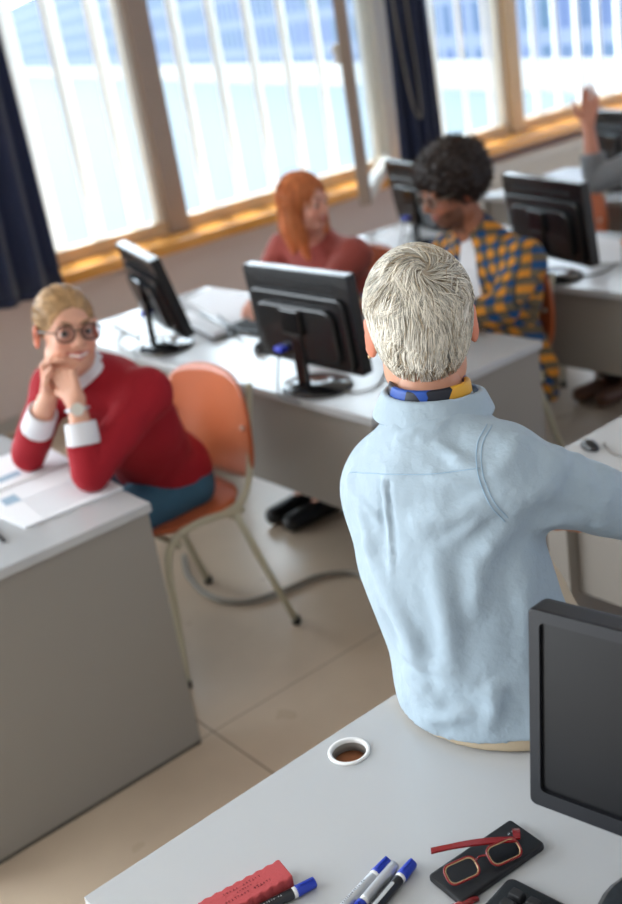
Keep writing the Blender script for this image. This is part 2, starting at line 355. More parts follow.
# ------------------------------------------------------------------ desks
def desk(label, x0, x1, y0, y1, zp=.385, grom=None, recess=.035, H=.74, et=.028):
    t = thing('desk', label, 'desk', (x0, y0, 0)); Lx, Dy = x1-x0, y1-y0
    bm = bmesh.new()
    if grom is None:
        bx(bm, (Lx/2, Dy/2, H-.0125), (Lx, Dy, .025)); obj('tabletop', bm, 'top', t, .0025)
    else:
        gx, gy, gr = grom[0]-x0, grom[1]-y0, .0292; n = 32
        inner = [(gx+gr*math.cos(2*PI*i/n+PI/4), gy+gr*math.sin(2*PI*i/n+PI/4)) for i in range(n)]
        sq = []
        cor = [(Lx, Dy), (0, Dy), (0, 0), (Lx, 0)]
        for k in range(4):
            a, c = cor[k], cor[(k+1) % 4]
            for j in range(8): sq.append((a[0]+(c[0]-a[0])*j/8, a[1]+(c[1]-a[1])*j/8))
        vs = {}
        for z in (H, H-.025):
            vs[z] = ([bm.verts.new((x, y, z)) for x, y in inner], [bm.verts.new((x, y, z)) for x, y in sq])
            for i in range(n): bm.faces.new((vs[z][0][i], vs[z][1][i], vs[z][1][(i+1) % n], vs[z][0][(i+1) % n]))
        for q in (0, 1):
            for i in range(n): bm.faces.new((vs[H][q][i], vs[H][q][(i+1) % n], vs[H-.025][q][(i+1) % n], vs[H-.025][q][i]))
        obj('tabletop', bm, 'top', t, 0)
        bm = bmesh.new(); prof = [(.0290, -.003), (.0290, .0003), (.0335, .0003), (.0335, .0030), (.0318, .0042), (.0290, .0042), (.0275, .0025), (.0275, -.003)]
        lathe(bm, prof, 40, Matrix.Translation((gx, gy, H)), caps=False); g = obj('grommet', bm, 'white_pl', t, 0, True)
        g['label'] = 'cream plastic cable grommet ring'
        bm = bmesh.new(); lathe(bm, [(.0288, -.004), (.0288, -.026), (.0272, -.026), (.0272, -.004)], 40, Matrix.Translation((gx, gy, H)), caps=False); obj('grommet_sleeve', bm, 'panel', g, 0, True)
        bm = bmesh.new(); lathe(bm, [(.001, -.0225), (.0270, -.0225), (.0270, -.018), (.001, -.017)], 30, Matrix.Translation((gx, gy, H))); o_ = obj('grommet_floor', bm, 'cork', g, 0, True)
    for s, xx in ((0, .012), (1, Lx-.012-et)):
        bm = bmesh.new(); bx(bm, (xx+et/2, Dy/2, (H-.025+.012)/2), (et, Dy-.012, H-.025-.012)); obj('end_panel', bm, 'panel', t, .0015)
        bm = bmesh.new(); bx(bm, (xx+et/2, Dy/2, .006), (et-.004, Dy-.014, .012)); obj('base_strip', bm, 'dark_strip', t, 0)
    bm = bmesh.new(); bx(bm, (Lx/2, recess, (H-.03+zp)/2), (Lx-.024-2*et, .018, H-.03-zp)); obj('modesty_panel', bm, 'panel', t, .0015)
    return t
desk('white desk at the left edge with the open spiral notebook on it', -4.14, -2.30, .41, 1.155)
desk('white desk in the middle in front of the red-haired woman', -4.10, -2.215, 1.83, 2.565)
desk('white desk behind the curly haired man, carrying monitors and papers', -4.10, -2.2, 3.08, 3.82, .42)
desk('farthest white desk close to the radiator, beside the raised arm', -4.10, -2.25, 4.34, 5.06)
desk('white desk across the aisle at the right edge, with a mouse on it', -1.63, .2, 1.83, 2.565, .39, None, .05, .74, .06)
desk('foreground desk with a cable grommet, markers and red eraser on it', -1.222, .62, .378, 1.118, .385, (-1.168, .825))

# ------------------------------------------------------------------ chairs
def chair_parts(t):
    M4 = Matrix
    # local: sitter faces -Y, origin on floor at chair centre
    for s in (-1, 1):
        x = s*.215
        path = spline([(s*.235, -.21, .006), (s*.22, -.185, .25), (x, -.17, .40), (x, -.13, .462), (x, -.04, .475), (x, .06, .462), (x, .12, .452)], 5)
        fl_ = tube('front_leg', path, .0115, 'chair_metal', t, 10)
        rl_ = tube('rear_leg', [(x, .09, .455), (s*.225, .15, .25), (s*.24, .225, .006)], .0115, 'chair_metal', t, 10)
        tube('back_post', spline([(x*.97, .04, .46), (x*.97, .13, .475), (x*.86, .195, .55), (x*.78, .238, .70), (x*.78, .262, .80)], 5), .0105, 'chair_metal', t, 10)
        for (yy, sx, lg) in ((-.21, .235, fl_), (.225, .24, rl_)):
            bm = bmesh.new(); lathe(bm, [(.013, 0), (.015, .004), (.014, .022), (.012, .026)], 14, Matrix.Translation((s*sx, yy, 0))); obj('rubber_foot', bm, 'rubber', lg, 0, True)
    tube('cross_bar', [(-.215, -.12, .435), (.215, -.12, .435)], .009, 'chair_metal', t)
    tube('cross_bar', [(-.215, .09, .435), (.215, .09, .435)], .009, 'chair_metal', t)
    def ply(name, w, h, r, fn, th):
        # curved sheet: grid of rounded rectangle mapped by fn
        nx, ny = 16, 14; V, F = [], []
        for side in (0, 1):
            for j in range(ny+1):
                vv = -1+2*j/ny
                for i in range(nx+1):
                    uu = -1+2*i/nx
                    # square to superellipse mapping for round corners
                    k = 1-(1-math.sqrt(max(0, 1-vv*vv*.5)))*r*(abs(uu)); k2 = 1-(1-math.sqrt(max(0, 1-uu*uu*.5)))*r*(abs(vv))
                    V.append(fn(uu*k*w/2, vv*k2*h/2, side*th))
        n1 = (nx+1)*(ny+1)
        for j in range(ny):
            for i in range(nx):
                a = j*(nx+1)+i; F.append([a, a+1, a+nx+2, a+nx+1]); F.append([n1+a, n1+a+nx+1, n1+a+nx+2, n1+a+1])
        bd = [i for i in range(nx+1)]+[j*(nx+1)+nx for j in range(1, ny+1)]+[ny*(nx+1)+i for i in range(nx-1, -1, -1)]+[j*(nx+1) for j in range(ny-1, 0, -1)]
        for a, b in zip(bd, bd[1:]+bd[:1]): F.append([b, a, n1+a, n1+b])
        return add_mesh(name, V, F, 'chair_wood', t)
    ply('seat', .42, .40, .9, lambda u, v, s: (u, v, .465+.012*(u/.2)**2*0+s-.02*max(0, (-v-.13)/.07)**2*.6), .011)
    b = ply('backrest', .45, .36, .8, lambda u, v, s: (u, .212+.10*(v+.1)*.6-.035*(1-(u/.2)**2)*-1+s-.02, .665+v), .010)
    for s in (-1, 1):
        bm = bmesh.new(); lathe(bm, [(.001, .0), (.008, .0), (.008, .006), (.004, .008), (.001, .008)], 12, Matrix.Translation((s*.18, .2, .68)) @ Matrix.Rotation(PI/2, 4, 'X'))
        obj('bolt', bm, 'white_metal', b, 0, True)
ch = thing('school_chair', 'beechwood chair with cream tube legs that the woman in red sits on', 'chair', (-2.815, 1.475, 0), .04, 'plywood school chairs')
chair_parts(ch)
dup(ch, (-3.50, 2.80, 0), 0.0, 'plywood chair under the red-haired woman behind the middle desk')
dup(ch, (-2.74, 2.79, 0), -.05, 'plywood chair under the man in the plaid shirt')
dup(ch, (-2.80, 4.06, 0), .05, 'plywood chair of the person raising a hand')
dup(ch, (-3.42, 4.02, 0), .0, 'empty plywood chair mostly hidden behind the monitor near the raised arm')
dup(ch, (-1.15, 2.42, 0), .1, 'chair tucked under the desk across the aisle at the right edge')

# ------------------------------------------------------------------ monitors
def monitor(label, loc, rz, tilt, w=.49, h=.30, zc=.225, group='black desktop monitors', stand_y=0., bz=.022, bot=.03, back_plug=True, bs=1.):
    """stand base at origin; the screen faces local -Y"""
    t = thing('computer_monitor', label, 'monitor', loc, rz, group)
    T = Matrix.Translation((0, 0, zc)) @ Matrix.Rotation(-tilt, 4, 'X')
    X = T @ Matrix.Rotation(PI/2, 4, 'X')
    # casing : front frame ring built as four bars with a recess for the screen
    bm = bmesh.new(); W2, H2 = w/2, h/2
    outer = rounded_rect(w, h, .008, 4)
    iw, ih = w-2*bz, h-bz-bot; oy = (bot-bz)/2
    n = len(outer)
    inner = [(x*iw/w, y*ih/h+oy) for x, y in outer]
    def ring(pts, z): return [bm.verts.new((x, y, z)) for x, y in pts]
    r0 = ring([(x*.995, y*.995) for x, y in outer], -.02); r1 = ring(outer, -.014); r2 = ring(outer, .014); r3 = ring([(x*.992, y*.992) for x, y in outer], .017); r4 = ring(inner, .017); r5 = ring(inner, .010)
    for a, b in ((r0, r1), (r1, r2), (r2, r3), (r3, r4), (r4, r5)):
        for i in range(n): bm.faces.new((a[i], a[(i+1) % n], b[(i+1) % n], b[i]))
    bm.faces.new(r0[::-1])
    bmesh.ops.transform(bm, matrix=X, verts=bm.verts); cs_ = obj('casing', bm, 'case' if group is None else 'black', t)
    bm = bmesh.new(); plate(bm, [(-iw/2-.002, -ih/2+oy-.002), (iw/2+.002, -ih/2+oy-.002), (iw/2+.002, ih/2+oy+.002), (-iw/2-.002, ih/2+oy+.002)], .004, .0115, X); obj('screen', bm, 'screen', cs_)
    # back cover: stepped swelling housing
    bm = bmesh.new()
    plate(bm, [(x, y-.028) for x, y in rounded_rect(w*.9, h*.74, .03, 5)], -.034, -.019, X)
    plate(bm, [(x, y-.035) for x, y in rounded_rect(w*.74, h*.56, .04, 5)], -.05, -.033, X)
    for i in range(14): pass
    bc_ = obj('back_cover', bm, 'black', t, .006)
    bm = bmesh.new()
    for i in range(18): plate(bm, [(-.17+i*.02, h*.345), (-.16+i*.02, h*.345), (-.16+i*.02, h*.345+.012), (-.17+i*.02, h*.345+.012)], -.0225, -.0195, X)
    obj('vent', bm, 'black_matte', bc_)
    bm = bmesh.new(); bx(bm, (0, .045, .10), (.05, .018, .21)); bx(bm, (0, .05, zc), (.09, .03, .08)); obj('stand_neck', bm, 'neck_gloss', t, .006)
    bm = bmesh.new(); lathe(bm, [(.001, 0), (.118, 0), (.12, .004), (.112, .012), (.03, .02), (.001, .02)], 40, Matrix.Translation((0, stand_y, .0005)) @ Matrix.Diagonal((1.05*bs, .85*bs, 1, 1))); obj('stand_base', bm, 'neck_gloss', t, 0, True)
    if back_plug:
        bm = bmesh.new(); p = T @ Vector((.075, .062, -h*.30)); bx(bm, p, (.035, .03, .016)); obj('plug', bm, 'blue_plug', t, .003)['label'] = 'blue video plug'
        tube('cable', spline([p+Vector((0, .01, -.005)), p+Vector((0, .025, -.06)), (.08, .09, .01), (.03, .12, .005), (-.08, .13, .005)], 6), .003, 'cable_black', t)
    return t
# rear faces the camera side (-Y): rz = PI turns the screens to the students
monitor('black monitor seen from behind, right in front of the red-haired woman', (-2.57, 1.93, .74), PI, 0.06, group='black desktop monitors')
monitor('black monitor turned at an angle on the middle desk behind the woman in red', (-3.47, 1.95, .74), PI-.28, .24)
monitor('black monitor seen from behind to the right of the curly haired man', (-2.66, 3.17, .74), PI-.27, .10)
monitor('dim black monitor to the left of the curly haired man, under the navy curtain', (-3.58, 3.42, .74), PI-.28, .16)
monitor('farthest black monitor behind the raised hand at the right edge', (-3.40, 4.62, .74), PI-.3, .08)
tl = np.array([-.799, .873, 1.119]); ps = .184; wd = np.array([math.cos(ps), math.sin(ps), 0]); dn = np.array([0, 0, -1])*math.cos(.136)+np.array([math.sin(ps), -math.cos(ps), 0])*math.sin(.136)
cc = tl+wd*.235+dn*.135
fm = monitor('large black monitor in the right foreground with its dark screen facing the camera', (cc[0], cc[1], .74), ps, .136, .47, .27, cc[2]-.74, None, bz=.016, bot=.022, back_plug=False, stand_y=-.03, bs=1.13)
cc2 = fm.location

# ------------------------------------------------------------------ foreground small things
# keyboard
def keyboard(label, loc, rz, w=.44, d=.145, rows=6, colsn=18, group=None):
    t = thing('keyboard', label, 'keyboard', loc, rz, group)
    bm = bmesh.new(); plate(bm, rounded_rect(w, d, .01, 4), 0, .014); obj('keyboard_body', bm, 'black', t, .003)
    kw = (w-.03)/colsn; kd = (d-.03)/rows
    first = None
    for r in range(rows):
        for c in range(colsn):
            x = -w/2+.015+kw*(c+.5); y = -d/2+.015+kd*(r+.5)
            if first is None:
                bm = bmesh.new(); s = bmesh.ops.create_cube(bm, size=1)['verts']
                for v in s: k = .82 if v.co.z > 0 else 1; v.co = Vector((v.co.x*kw*.78*k, v.co.y*kd*.74*k, v.co.z*.008))
                first = obj('key', bm, 'black_matte', t, .0012); o = first
            else: o = first.copy(); C.objects.link(o); o.parent = t
            o.location = (x, y, .018)
    return t
kt = at_z(510, 878, .75); dirk = at_z(562, 904, .75)-kt; ka = math.atan2(dirk[1], dirk[0])
kw, kd = .44, .15
kr = Matrix.Rotation(ka, 3, 'Z'); kc = Vector(kt)+kr @ Vector((kw/2, -kd/2, 0))
keyboard('black keyboard cut off by the bottom edge, below the red glasses', (kc.x, kc.y, .74), ka, kw, kd, 6, 16)
# glasses case
def quadframe(p, q):  # centre & heading from two pixels on z
    a = at_z(*p, .745); b = at_z(*q, .745); return a, b
gc = (at_z(435, 872, .75)+at_z(538, 847, .75)+at_z(503, 826, .75)+at_z(470, 895, .75))/4
ga = math.atan2(*(at_z(505, 827, .75)-at_z(436, 874, .75))[[1, 0]])
bm = bmesh.new(); plate(bm, rounded_rect(.150, .066, .005, 4), 0, .011, Matrix.Translation((gc[0], gc[1], .7402)) @ Matrix.Rotation(ga, 4, 'Z'))
gcase = tag(obj('glasses_case', bm, 'case_black', None, .003), 'flat black glasses case on the desk beneath the red reading glasses', 'case')
def text(s, size, mtx, m, parent, name='lettering', extr=.0003):
    cu = bpy.data.curves.new(name, 'FONT'); cu.body = s; cu.size = size; cu.extrude = extr; cu.align_x = 'CENTER'; cu.align_y = 'CENTER'
    o = bpy.data.objects.new(name, cu); C.objects.link(o); dg = bpy.context.evaluated_depsgraph_get(); me = bpy.data.meshes.new_from_object(o.evaluated_get(dg))
    bpy.data.objects.remove(o); me.transform(mtx); me.materials.clear(); me.materials.append(M[m]); o = bpy.data.objects.new(name, me); C.objects.link(o)
    if parent: o.parent = parent; o.matrix_parent_inverse = parent.matrix_world.inverted()
    return o
def marks(parent, m_, M4, n, w, h, seed=1, rows=1, gap=1.5):
    """rows of tiny unreadable printed strokes"""
    r_ = random.Random(seed); bm = bmesh.new()
    for k in range(rows):
        x = -w/2
        while x < w/2:
            ww = w/n*r_.uniform(.35, .8); hh = h*r_.uniform(.7, 1.)
            if r_.random() > .12: bx(bm, (x+ww/2, -k*h*gap, .0001), (ww*.35, hh, .0002)); bx(bm, (x+ww/2, -k*h*gap+hh*.4*r_.choice((-1, 0, 1)), .0001), (ww, hh*.22, .0002))
            x += w/n
    o = obj('print', bm, m_, parent); o.data.transform(M4); return o
pr = marks(None, 'print_light', Matrix.Translation((gc[0], gc[1], .7523)) @ Matrix.Rotation(ga, 4, 'Z') @ Matrix.Translation((.056, .012, 0)), 5, .011, .0035); pr.parent = gcase
# reading glasses: two rims, bridge, temples, lenses
def glasses(t, s=1.0, M4=Matrix.Identity(4), rim='red_frame', inner='gold', lw=.05, lh=.03, tr=.0015, folded=False, temple_len=.135, round_=False, spread=0.0):
    """front in local XZ plane facing +Y, temples run to -Y"""
    def T(p): return M4 @ Vector([c*s for c in p])
    for sd in (-1, 1):
        pts = [(sd*(lw/2+.009)+x, .0, z) for x, z in (rounded_rect(lw, lh, min(lw, lh)*(.5 if round_ else .36), 5))]
        P = [T(p) for p in pts]; P += [P[0], P[1]]
        tube('rim', P, tr*s, rim, t, 8)
        if inner: tube('rim_inner', [T((p[0]*1-0*(sd), .0012, p[2])) if 0 else T((sd*(lw/2+.009)+(p[0]-sd*(lw/2+.009))*.93, .0, p[2]*.90)) for p in pts]+[T((sd*(lw/2+.009)+(pts[0][0]-sd*(lw/2+.009))*.93, 0, pts[0][2]*.9))], .0010*s, inner, t, 6)
        me_pts = [T(p) for p in pts]; V = [tuple(p) for p in me_pts]+[tuple(p+(M4.to_3x3() @ Vector((0, .0012*s, 0)))) for p in me_pts]; n = len(pts)
        F = [list(range(n)), [n+i for i in range(n)][::-1]]+[[i, (i+1) % n, n+(i+1) % n, n+i] for i in range(n)]
        add_mesh('lens', V, F, 'lens', t, False)
    tube('bridge', [T(p) for p in spline([(-.010, 0, .004), (0, .002, .0075), (.010, 0, .004)], 5)], tr*s*.95, rim, t)
    return T
g = thing('reading_glasses', 'red-framed reading glasses lying unfolded on the black case', 'glasses', (0, 0, 0))
lA, lB = at_z(463, 870, .762), at_z(503, 852, .762)                  # lens centres on the photograph
mid = (lA+lB)/2; ax = Vector(lB-lA); ax.z = 0; ax.normalize(); bk = Vector((-ax.y, ax.x, 0))     # temples run away from the camera
fr = Matrix((ax, -bk.lerp(Vector((0, 0, 1)), .0), Vector((0, 0, 1)))).transposed()
# front tipped back so that the lenses lie almost flat on the case
tip = math.radians(62)
upv = (Vector((0, 0, 1))*math.cos(tip)+bk*math.sin(tip)).normalized(); fw = ax.cross(upv).normalized()*-1
M4 = Matrix.Translation(mid) @ Matrix((ax, fw, upv)).transposed().to_4x4()
T = glasses(g, 1.0, M4, lw=.046, lh=.027)
e1 = M4 @ Vector((-.055, 0, .008)); e2 = M4 @ Vector((.055, 0, .008))
tipA = at_z(516, 829, .757); tipB = at_z(431, 851, .757)
def temple(a, b, sag=.008):
    a = Vector(a); b = Vector(b); d = (b-a); up = Vector((0, 0, 1)); sd = d.cross(up).normalized()
    V, F = [], []; n = 12
    for i in range(n+1):
        f = i/n; c = a+d*f+up*sag*math.sin(PI*f); hw = .0030+.0030*math.sin(PI*min(1, f*1.05))*.5+.0018*max(0, (f-.75)/.25)+.0012*(1-f); ht = .0014
        for (q, r_) in ((-1, -1), (1, -1), (1, 1), (-1, 1)): V.append(c+sd*hw*q+up*ht*r_)
    for i in range(n):
        for j in range(4): F.append([i*4+j, i*4+(j+1) % 4, i*4+4+(j+1) % 4, i*4+4+j])
    F += [[0, 1, 2, 3][::-1], [n*4+j for j in range(4)]]
    return add_mesh('temple_arm', V, F, 'red_frame', g, False)
temple(e2, tipB, .004); temple(at_z(498, 838, .764)*.0+np.array(M4 @ Vector((.057, 0, .008))), tipA, .004)
# markers
def marker(label, p_cap, p_tail, L=.135, body='silver', r=.0075, z=None, txt=True, clip=True):
    z = r+.7405 if z is None else z
    a = at_z(*p_cap, z); b = at_z(*p_tail, z); d = (b-a)/np.linalg.norm(b-a); t = thing('whiteboard_marker', label, 'marker', tuple(a), math.atan2(d[1], d[0]), 'whiteboard markers')
    R_ = Matrix.Rotation(PI/2, 4, 'Y')
    def seg(nm, prof, m_): bm = bmesh.new(); lathe(bm, prof, 20, R_); return obj(nm, bm, m_, t, 0, True)
    cp_ = seg('cap', [(.001, 0), (r*.86, .0), (r*.98, .002), (r*1.05, .022), (r*1.1, .026), (r*1.1, .028), (.001, .028)], 'blue_cap'); cp_['label'] = 'blue cap'
    seg('collar', [(r*.9, .028), (r*.98, .0285), (r*.98, .033), (r*.9, .0335)], 'white_pl')
    seg('barrel', [(r*.95, .0335), (r, .036), (r, L-.008), (r*.9, L), (.001, L)], body)
    if clip:
        bm = bmesh.new(); bx(bm, (.012, 0, r*1.12), (.022, .004, .002)); obj('cap_rib', bm, 'blue_cap', cp_, .0008)
    if txt == 'bar':
        bm = bmesh.new(); plate(bm, rounded_rect(.062, .0052, .0025, 3), 0, .0006, Matrix.Translation((.078, .001, r-.0003))); obj('label_strip', bm, 'silver', t)
    elif txt: marks(t, 'print_light' if body != 'silver' else 'print_dark', Matrix.Translation((.072, -.002 if body == 'silver' else .001, r*.97)), 13, .045, .0026, 5)
    return t
marker('silver marker with blue cap, leftmost of the three lying together', (388, 861), (346, 906), z=.7482)
marker('silver marker lying the other way round between two blue-capped ones', (350, 918), (402, 856), body='silver', z=.7482, L=.105, txt=False)
marker('black marker with blue cap, rightmost of the three lying together', (413, 863), (374, 909), body='marker_black', z=.7482, txt='bar')
marker('black marker with blue cap leaning against the red eraser', (315, 882), (262, 909), body='marker_black', z=.7482)
# red pen at the bottom edge
a = at_z(479, 898, .745); b = at_z(440, 912, .745); d = b-a; t = thing('pen', 'red pen tip showing at the bottom edge, left of the keyboard', 'pen', tuple(a), math.atan2(d[1], d[0]))
bm = bmesh.new(); lathe(bm, [(.001, 0), (.0035, .001), (.0045, .012), (.0045, .04), (.001, .04)], 16, Matrix.Rotation(PI/2, 4, 'Y')); obj('cap', bm, 'red_frame', t, 0, True)
bm = bmesh.new(); lathe(bm, [(.0038, .04), (.0038, .13), (.002, .14), (.001, .14)], 16, Matrix.Rotation(PI/2, 4, 'Y')); obj('barrel', bm, 'white_pl', t, 0, True)
# red eraser: block with notched edges and print
ea, eb, ec = at_z(279, 859, .763), at_z(204, 899, .763), at_z(297, 880, .763)
ed = ea-eb; eL = float(np.linalg.norm(ed[:2]))+.01; er = math.atan2(ed[1], ed[0]); wv = (ec-ea); eW = .040; er2 = Matrix.Rotation(er, 4, 'Z')
t = thing('board_eraser', 'red felt eraser block with wavy sides and faint print', 'eraser', (ea[0], ea[1], .7402), er)
bm = bmesh.new(); pts = []
for i in range(33): x = -eL*i/32; pts.append((x, .0013*math.sin(i*PI/2.0)))
for i in range(32, -1, -1): x = -eL*i/32; pts.append((x, -eW+.0013*math.sin(i*PI/2.0+1)))
plate(bm, pts, 0, .023); obj('block', bm, 'red_sponge', t, .002)
marks(t, 'ink', Matrix.Translation((-eL*.5, -.011, .0231)), 12, .058, .0042, 3, 1)
marks(t, 'ink', Matrix.Translation((-eL*.5, -.018, .0231)), 6, .024, .003, 4, 1)
marks(t, 'ink', Matrix.Translation((-eL*.5, -.026, .0231)), 14, .066, .0045, 6, 1)

# ------------------------------------------------------------------ things on the other desks
def sheet(name, pix, z, th, m, label=None, cat=None, bevel=0):
    P = [at_z(p[0], p[1], z) for p in pix]; V = [(p[0], p[1], z-th) for p in P]+[(p[0], p[1], z) for p in P]; n = len(P)
    F = [list(range(n))[::-1], [n+i for i in range(n)]]+[[i, (i+1) % n, n+(i+1) % n, n+i] for i in range(n)]
    o = add_mesh(name, V, F, m, None, False)
    if label: tag(o, label, cat)
    return o
nb = thing('notebook', 'open spiral notebook with faint print under the elbows of the woman in red', 'notebook', tuple(at_z(60, 480, .7405)))
nb_inv = Matrix.Translation(nb.location).inverted()
def child_of(o, p): o.parent = p; o.matrix_parent_inverse = nb_inv if p == nb else Matrix.Translation(p.location).inverted(); return o
child_of(sheet('page', ((25, 527), (123, 487), (76, 462), (-30, 503)), .746, .0055, 'paper'), nb)
child_of(sheet('page', ((-32, 502), (74, 461), (40, 443), (-60, 478)), .746, .0055, 'paper'), nb)
child_of(sheet('printed_block', ((0, 500), (14, 494), (22, 500), (6, 506)), .7466, .0004, 'print_blue'), nb)
child_of(sheet('printed_block', ((-4, 479), (18, 470), (22, 474), (0, 483)), .7466, .0004, 'print_blue'), nb)
lst = []
for i in range(9):
    p, q = (8+i*2.2, 510+i*.6), (78+i*3, 480+i*1.0)
for i in range(7):
    a0 = np.array((22+i*3.2, 501+i*2.6)); a1 = np.array((82+i*2.5, 477+i*2.2))
    lst.append(([at_z(*a0, .7464), at_z(*((a0+a1)/2), .7464), at_z(*a1, .7464)], .0006))
child_of(tubes('text_lines', lst, 'print_blue', None, 4), nb)
sa, sb = at_z(-30, 502, .748), at_z(75, 461.5, .748); lst = []
for i in range(34):
    c = sa+(sb-sa)*(i+.5)/34; dx = np.array([0.005*(sb-sa)[1], -.005*(sb-sa)[0], 0])/np.linalg.norm(sb-sa)
    lst.append(([c-dx, c-dx*.6+[0, 0, .004], c+[0, 0, .0055], c+dx*.6+[0, 0, .004], c+dx], .0009))
child_of(tubes('spiral_binding', lst, 'white_metal', None, 5), nb)
t = tube('pen', [at_z(-12, 524, .7455), at_z(4, 541, .7455)], .0045, 'cable_black'); tag(t, 'dark pen end at the left edge on the desk by the notebook', 'pen')
# middle desk: binder, papers, mouse, cables
bd_ = thing('ring_binder', 'dark binder stuffed with white sheets beside the turned monitor', 'binder', tuple(at_z(205, 322, .7405)))
child_of(sheet('cover', ((178, 320), (213, 338), (237, 334), (203, 314)), .748, .007, 'black_matte'), bd_)
child_of(sheet('paper_stack', ((178, 316), (212, 334), (226, 329), (190, 311)), .766, .017, 'paper'), bd_)
sheet('paper_sheet', ((186, 300), (244, 334), (262, 331), (252, 296), (211, 287)), .7425, .002, 'paper', 'large white sheet spread at the left end of the middle desk', 'paper')
sheet('booklet', ((217, 314), (244, 333), (225, 322)), .762, .012, 'case_black', 'small black wedge of a booklet corner on the white sheet', 'booklet')
def mouse(label, loc, rz, sc=1.):
    t = thing('computer_mouse', label, 'mouse', loc, rz); bm = bmesh.new(); bmesh.ops.create_uvsphere(bm, u_segments=20, v_segments=12, radius=1)
    for v in bm.verts: v.co = Vector((v.co.x*.03, v.co.y*.052, max(v.co.z, -.05)*.033+.002))*sc
    obj('shell', bm, 'black', t, 0, True)
    bm = bmesh.new(); bx(bm, Vector((0, .028, .031))*sc, (.006*sc, .014*sc, .008*sc)); obj('scroll_wheel', bm, 'cable', t, .002)
    return t
ml = at_z(262, 350, .74); mouse('black mouse beside the middle monitor', tuple(ml), .8)
m2 = at_z(590, 448, .74); mouse('small dark mouse on the white desk at the right edge', tuple(m2), 1.2, .6)
tag(tube('mouse_cable', spline([m2+[.02, .03, .008], at_z(606, 447, .743), at_z(616, 455, .743), at_z(640, 458, .743)], 6), .002, 'cable'), 'thin grey cable trailing from the mouse on the right desk', 'cable')
tag(tube('video_cable', spline([at_z(180, 350, .745), at_z(150, 356, .745), at_z(118, 345, .745), at_z(125, 332, .745), at_z(140, 338, .745), at_z(112, 325, .745)], 6), .003, 'cable'), 'tangled pale cable on the desk behind the turned monitor', 'cable')
tag(tube('video_cable', spline([at_z(318, 382, .745), at_z(350, 392, .745), at_z(376, 386, .745), at_z(385, 372, .745)], 6), .003, 'cable'), 'thin pale cable curling on the desk right of the middle monitor', 'cable')
keyboard('black keyboard left of the middle monitor, in front of the red-haired woman', (-3.22, 2.26, .74), PI+.05, .40, .14, 5, 12)
# rear desk papers and keyboard
rp = [((372, 240), (392, 228), (410, 232), (392, 246)), ((380, 252), (402, 238), (420, 243), (400, 256)), ((396, 228), (410, 220), (425, 224), (412, 232))]
for i, q in enumerate(rp): sheet('paper_sheet', q, .743+.002*i, .002, 'paper', ('white sheet at the left end of the rear desk beside the casement', 'white sheet nearest to the grey hair on the rear desk', 'white sheet under the dim monitor on the rear desk')[i], 'paper')
sheet('paper_sheet', ((560, 252), (600, 262), (622, 262), (622, 240), (596, 235)), .7425, .002, 'paper', 'white sheet right of the monitor behind the man in plaid', 'paper')
tag(tube('video_cable', spline([at_z(556, 268, .745), at_z(580, 276, .745), at_z(604, 272, .745), at_z(618, 262, .745)], 6), .003, 'cable_black'), 'dark cable curling on the rear desk at the right edge', 'cable')
# floor cable
fc = [at_z(*p, .012) for p in ((184, 556), (188, 575), (203, 592), (225, 601), (255, 600), (290, 588), (320, 576), (350, 573), (366, 580), (374, 596))]
tag(tube('floor_cable', spline(fc, 8), .010, 'cable'), 'thick grey cable winding over the floor beneath the wooden chair', 'cable')

# ------------------------------------------------------------------ figures: signed-distance bodies turned into meshes
def nz(v): v = np.asarray(v, float); return v/(np.linalg.norm(v)+1e-12)
def cap(P, a, b, ra, rb):
    a = np.asarray(a, float); b = np.asarray(b, float); d = b-a; L2 = d@d+1e-12
    t = np.clip((P-a)@d/L2, 0, 1); return np.linalg.norm(P-a-t[:, None]*d, axis=1)-(ra+(rb-ra)*t)
def ell(P, c, r, R=None):
    q = P-np.asarray(c, float)
    if R is not None: q = q@R
    r = np.asarray(r, float); k0 = np.linalg.norm(q/r, axis=1); k1 = np.linalg.norm(q/r**2, axis=1)+1e-9; return k0*(k0-1)/k1
def smin(a, b, k):
    h = np.maximum(k-np.abs(a-b), 0)/k; return np.minimum(a, b)-h*h*k*.25
def smax(a, b, k): return -smin(-a, -b, k)
def chain(P, pts, rad, k=.0):
    d = None
    for (a, b), (ra, rb) in zip(zip(pts, pts[1:]), zip(rad, rad[1:])):
        e = cap(P, a, b, ra, rb); d = e if d is None else (smin(d, e, k) if k else np.minimum(d, e))
    return d
def wob(P, s, seed=0):
    q = P*s+seed
    return (np.sin(q[:, 0]*1.7+np.sin(q[:, 1]*1.3)*1.5)+np.sin(q[:, 1]*2.1+np.sin(q[:, 2]*1.1)*1.7)+np.sin(q[:, 2]*1.9+np.sin(q[:, 0]*1.5)*1.3))/3
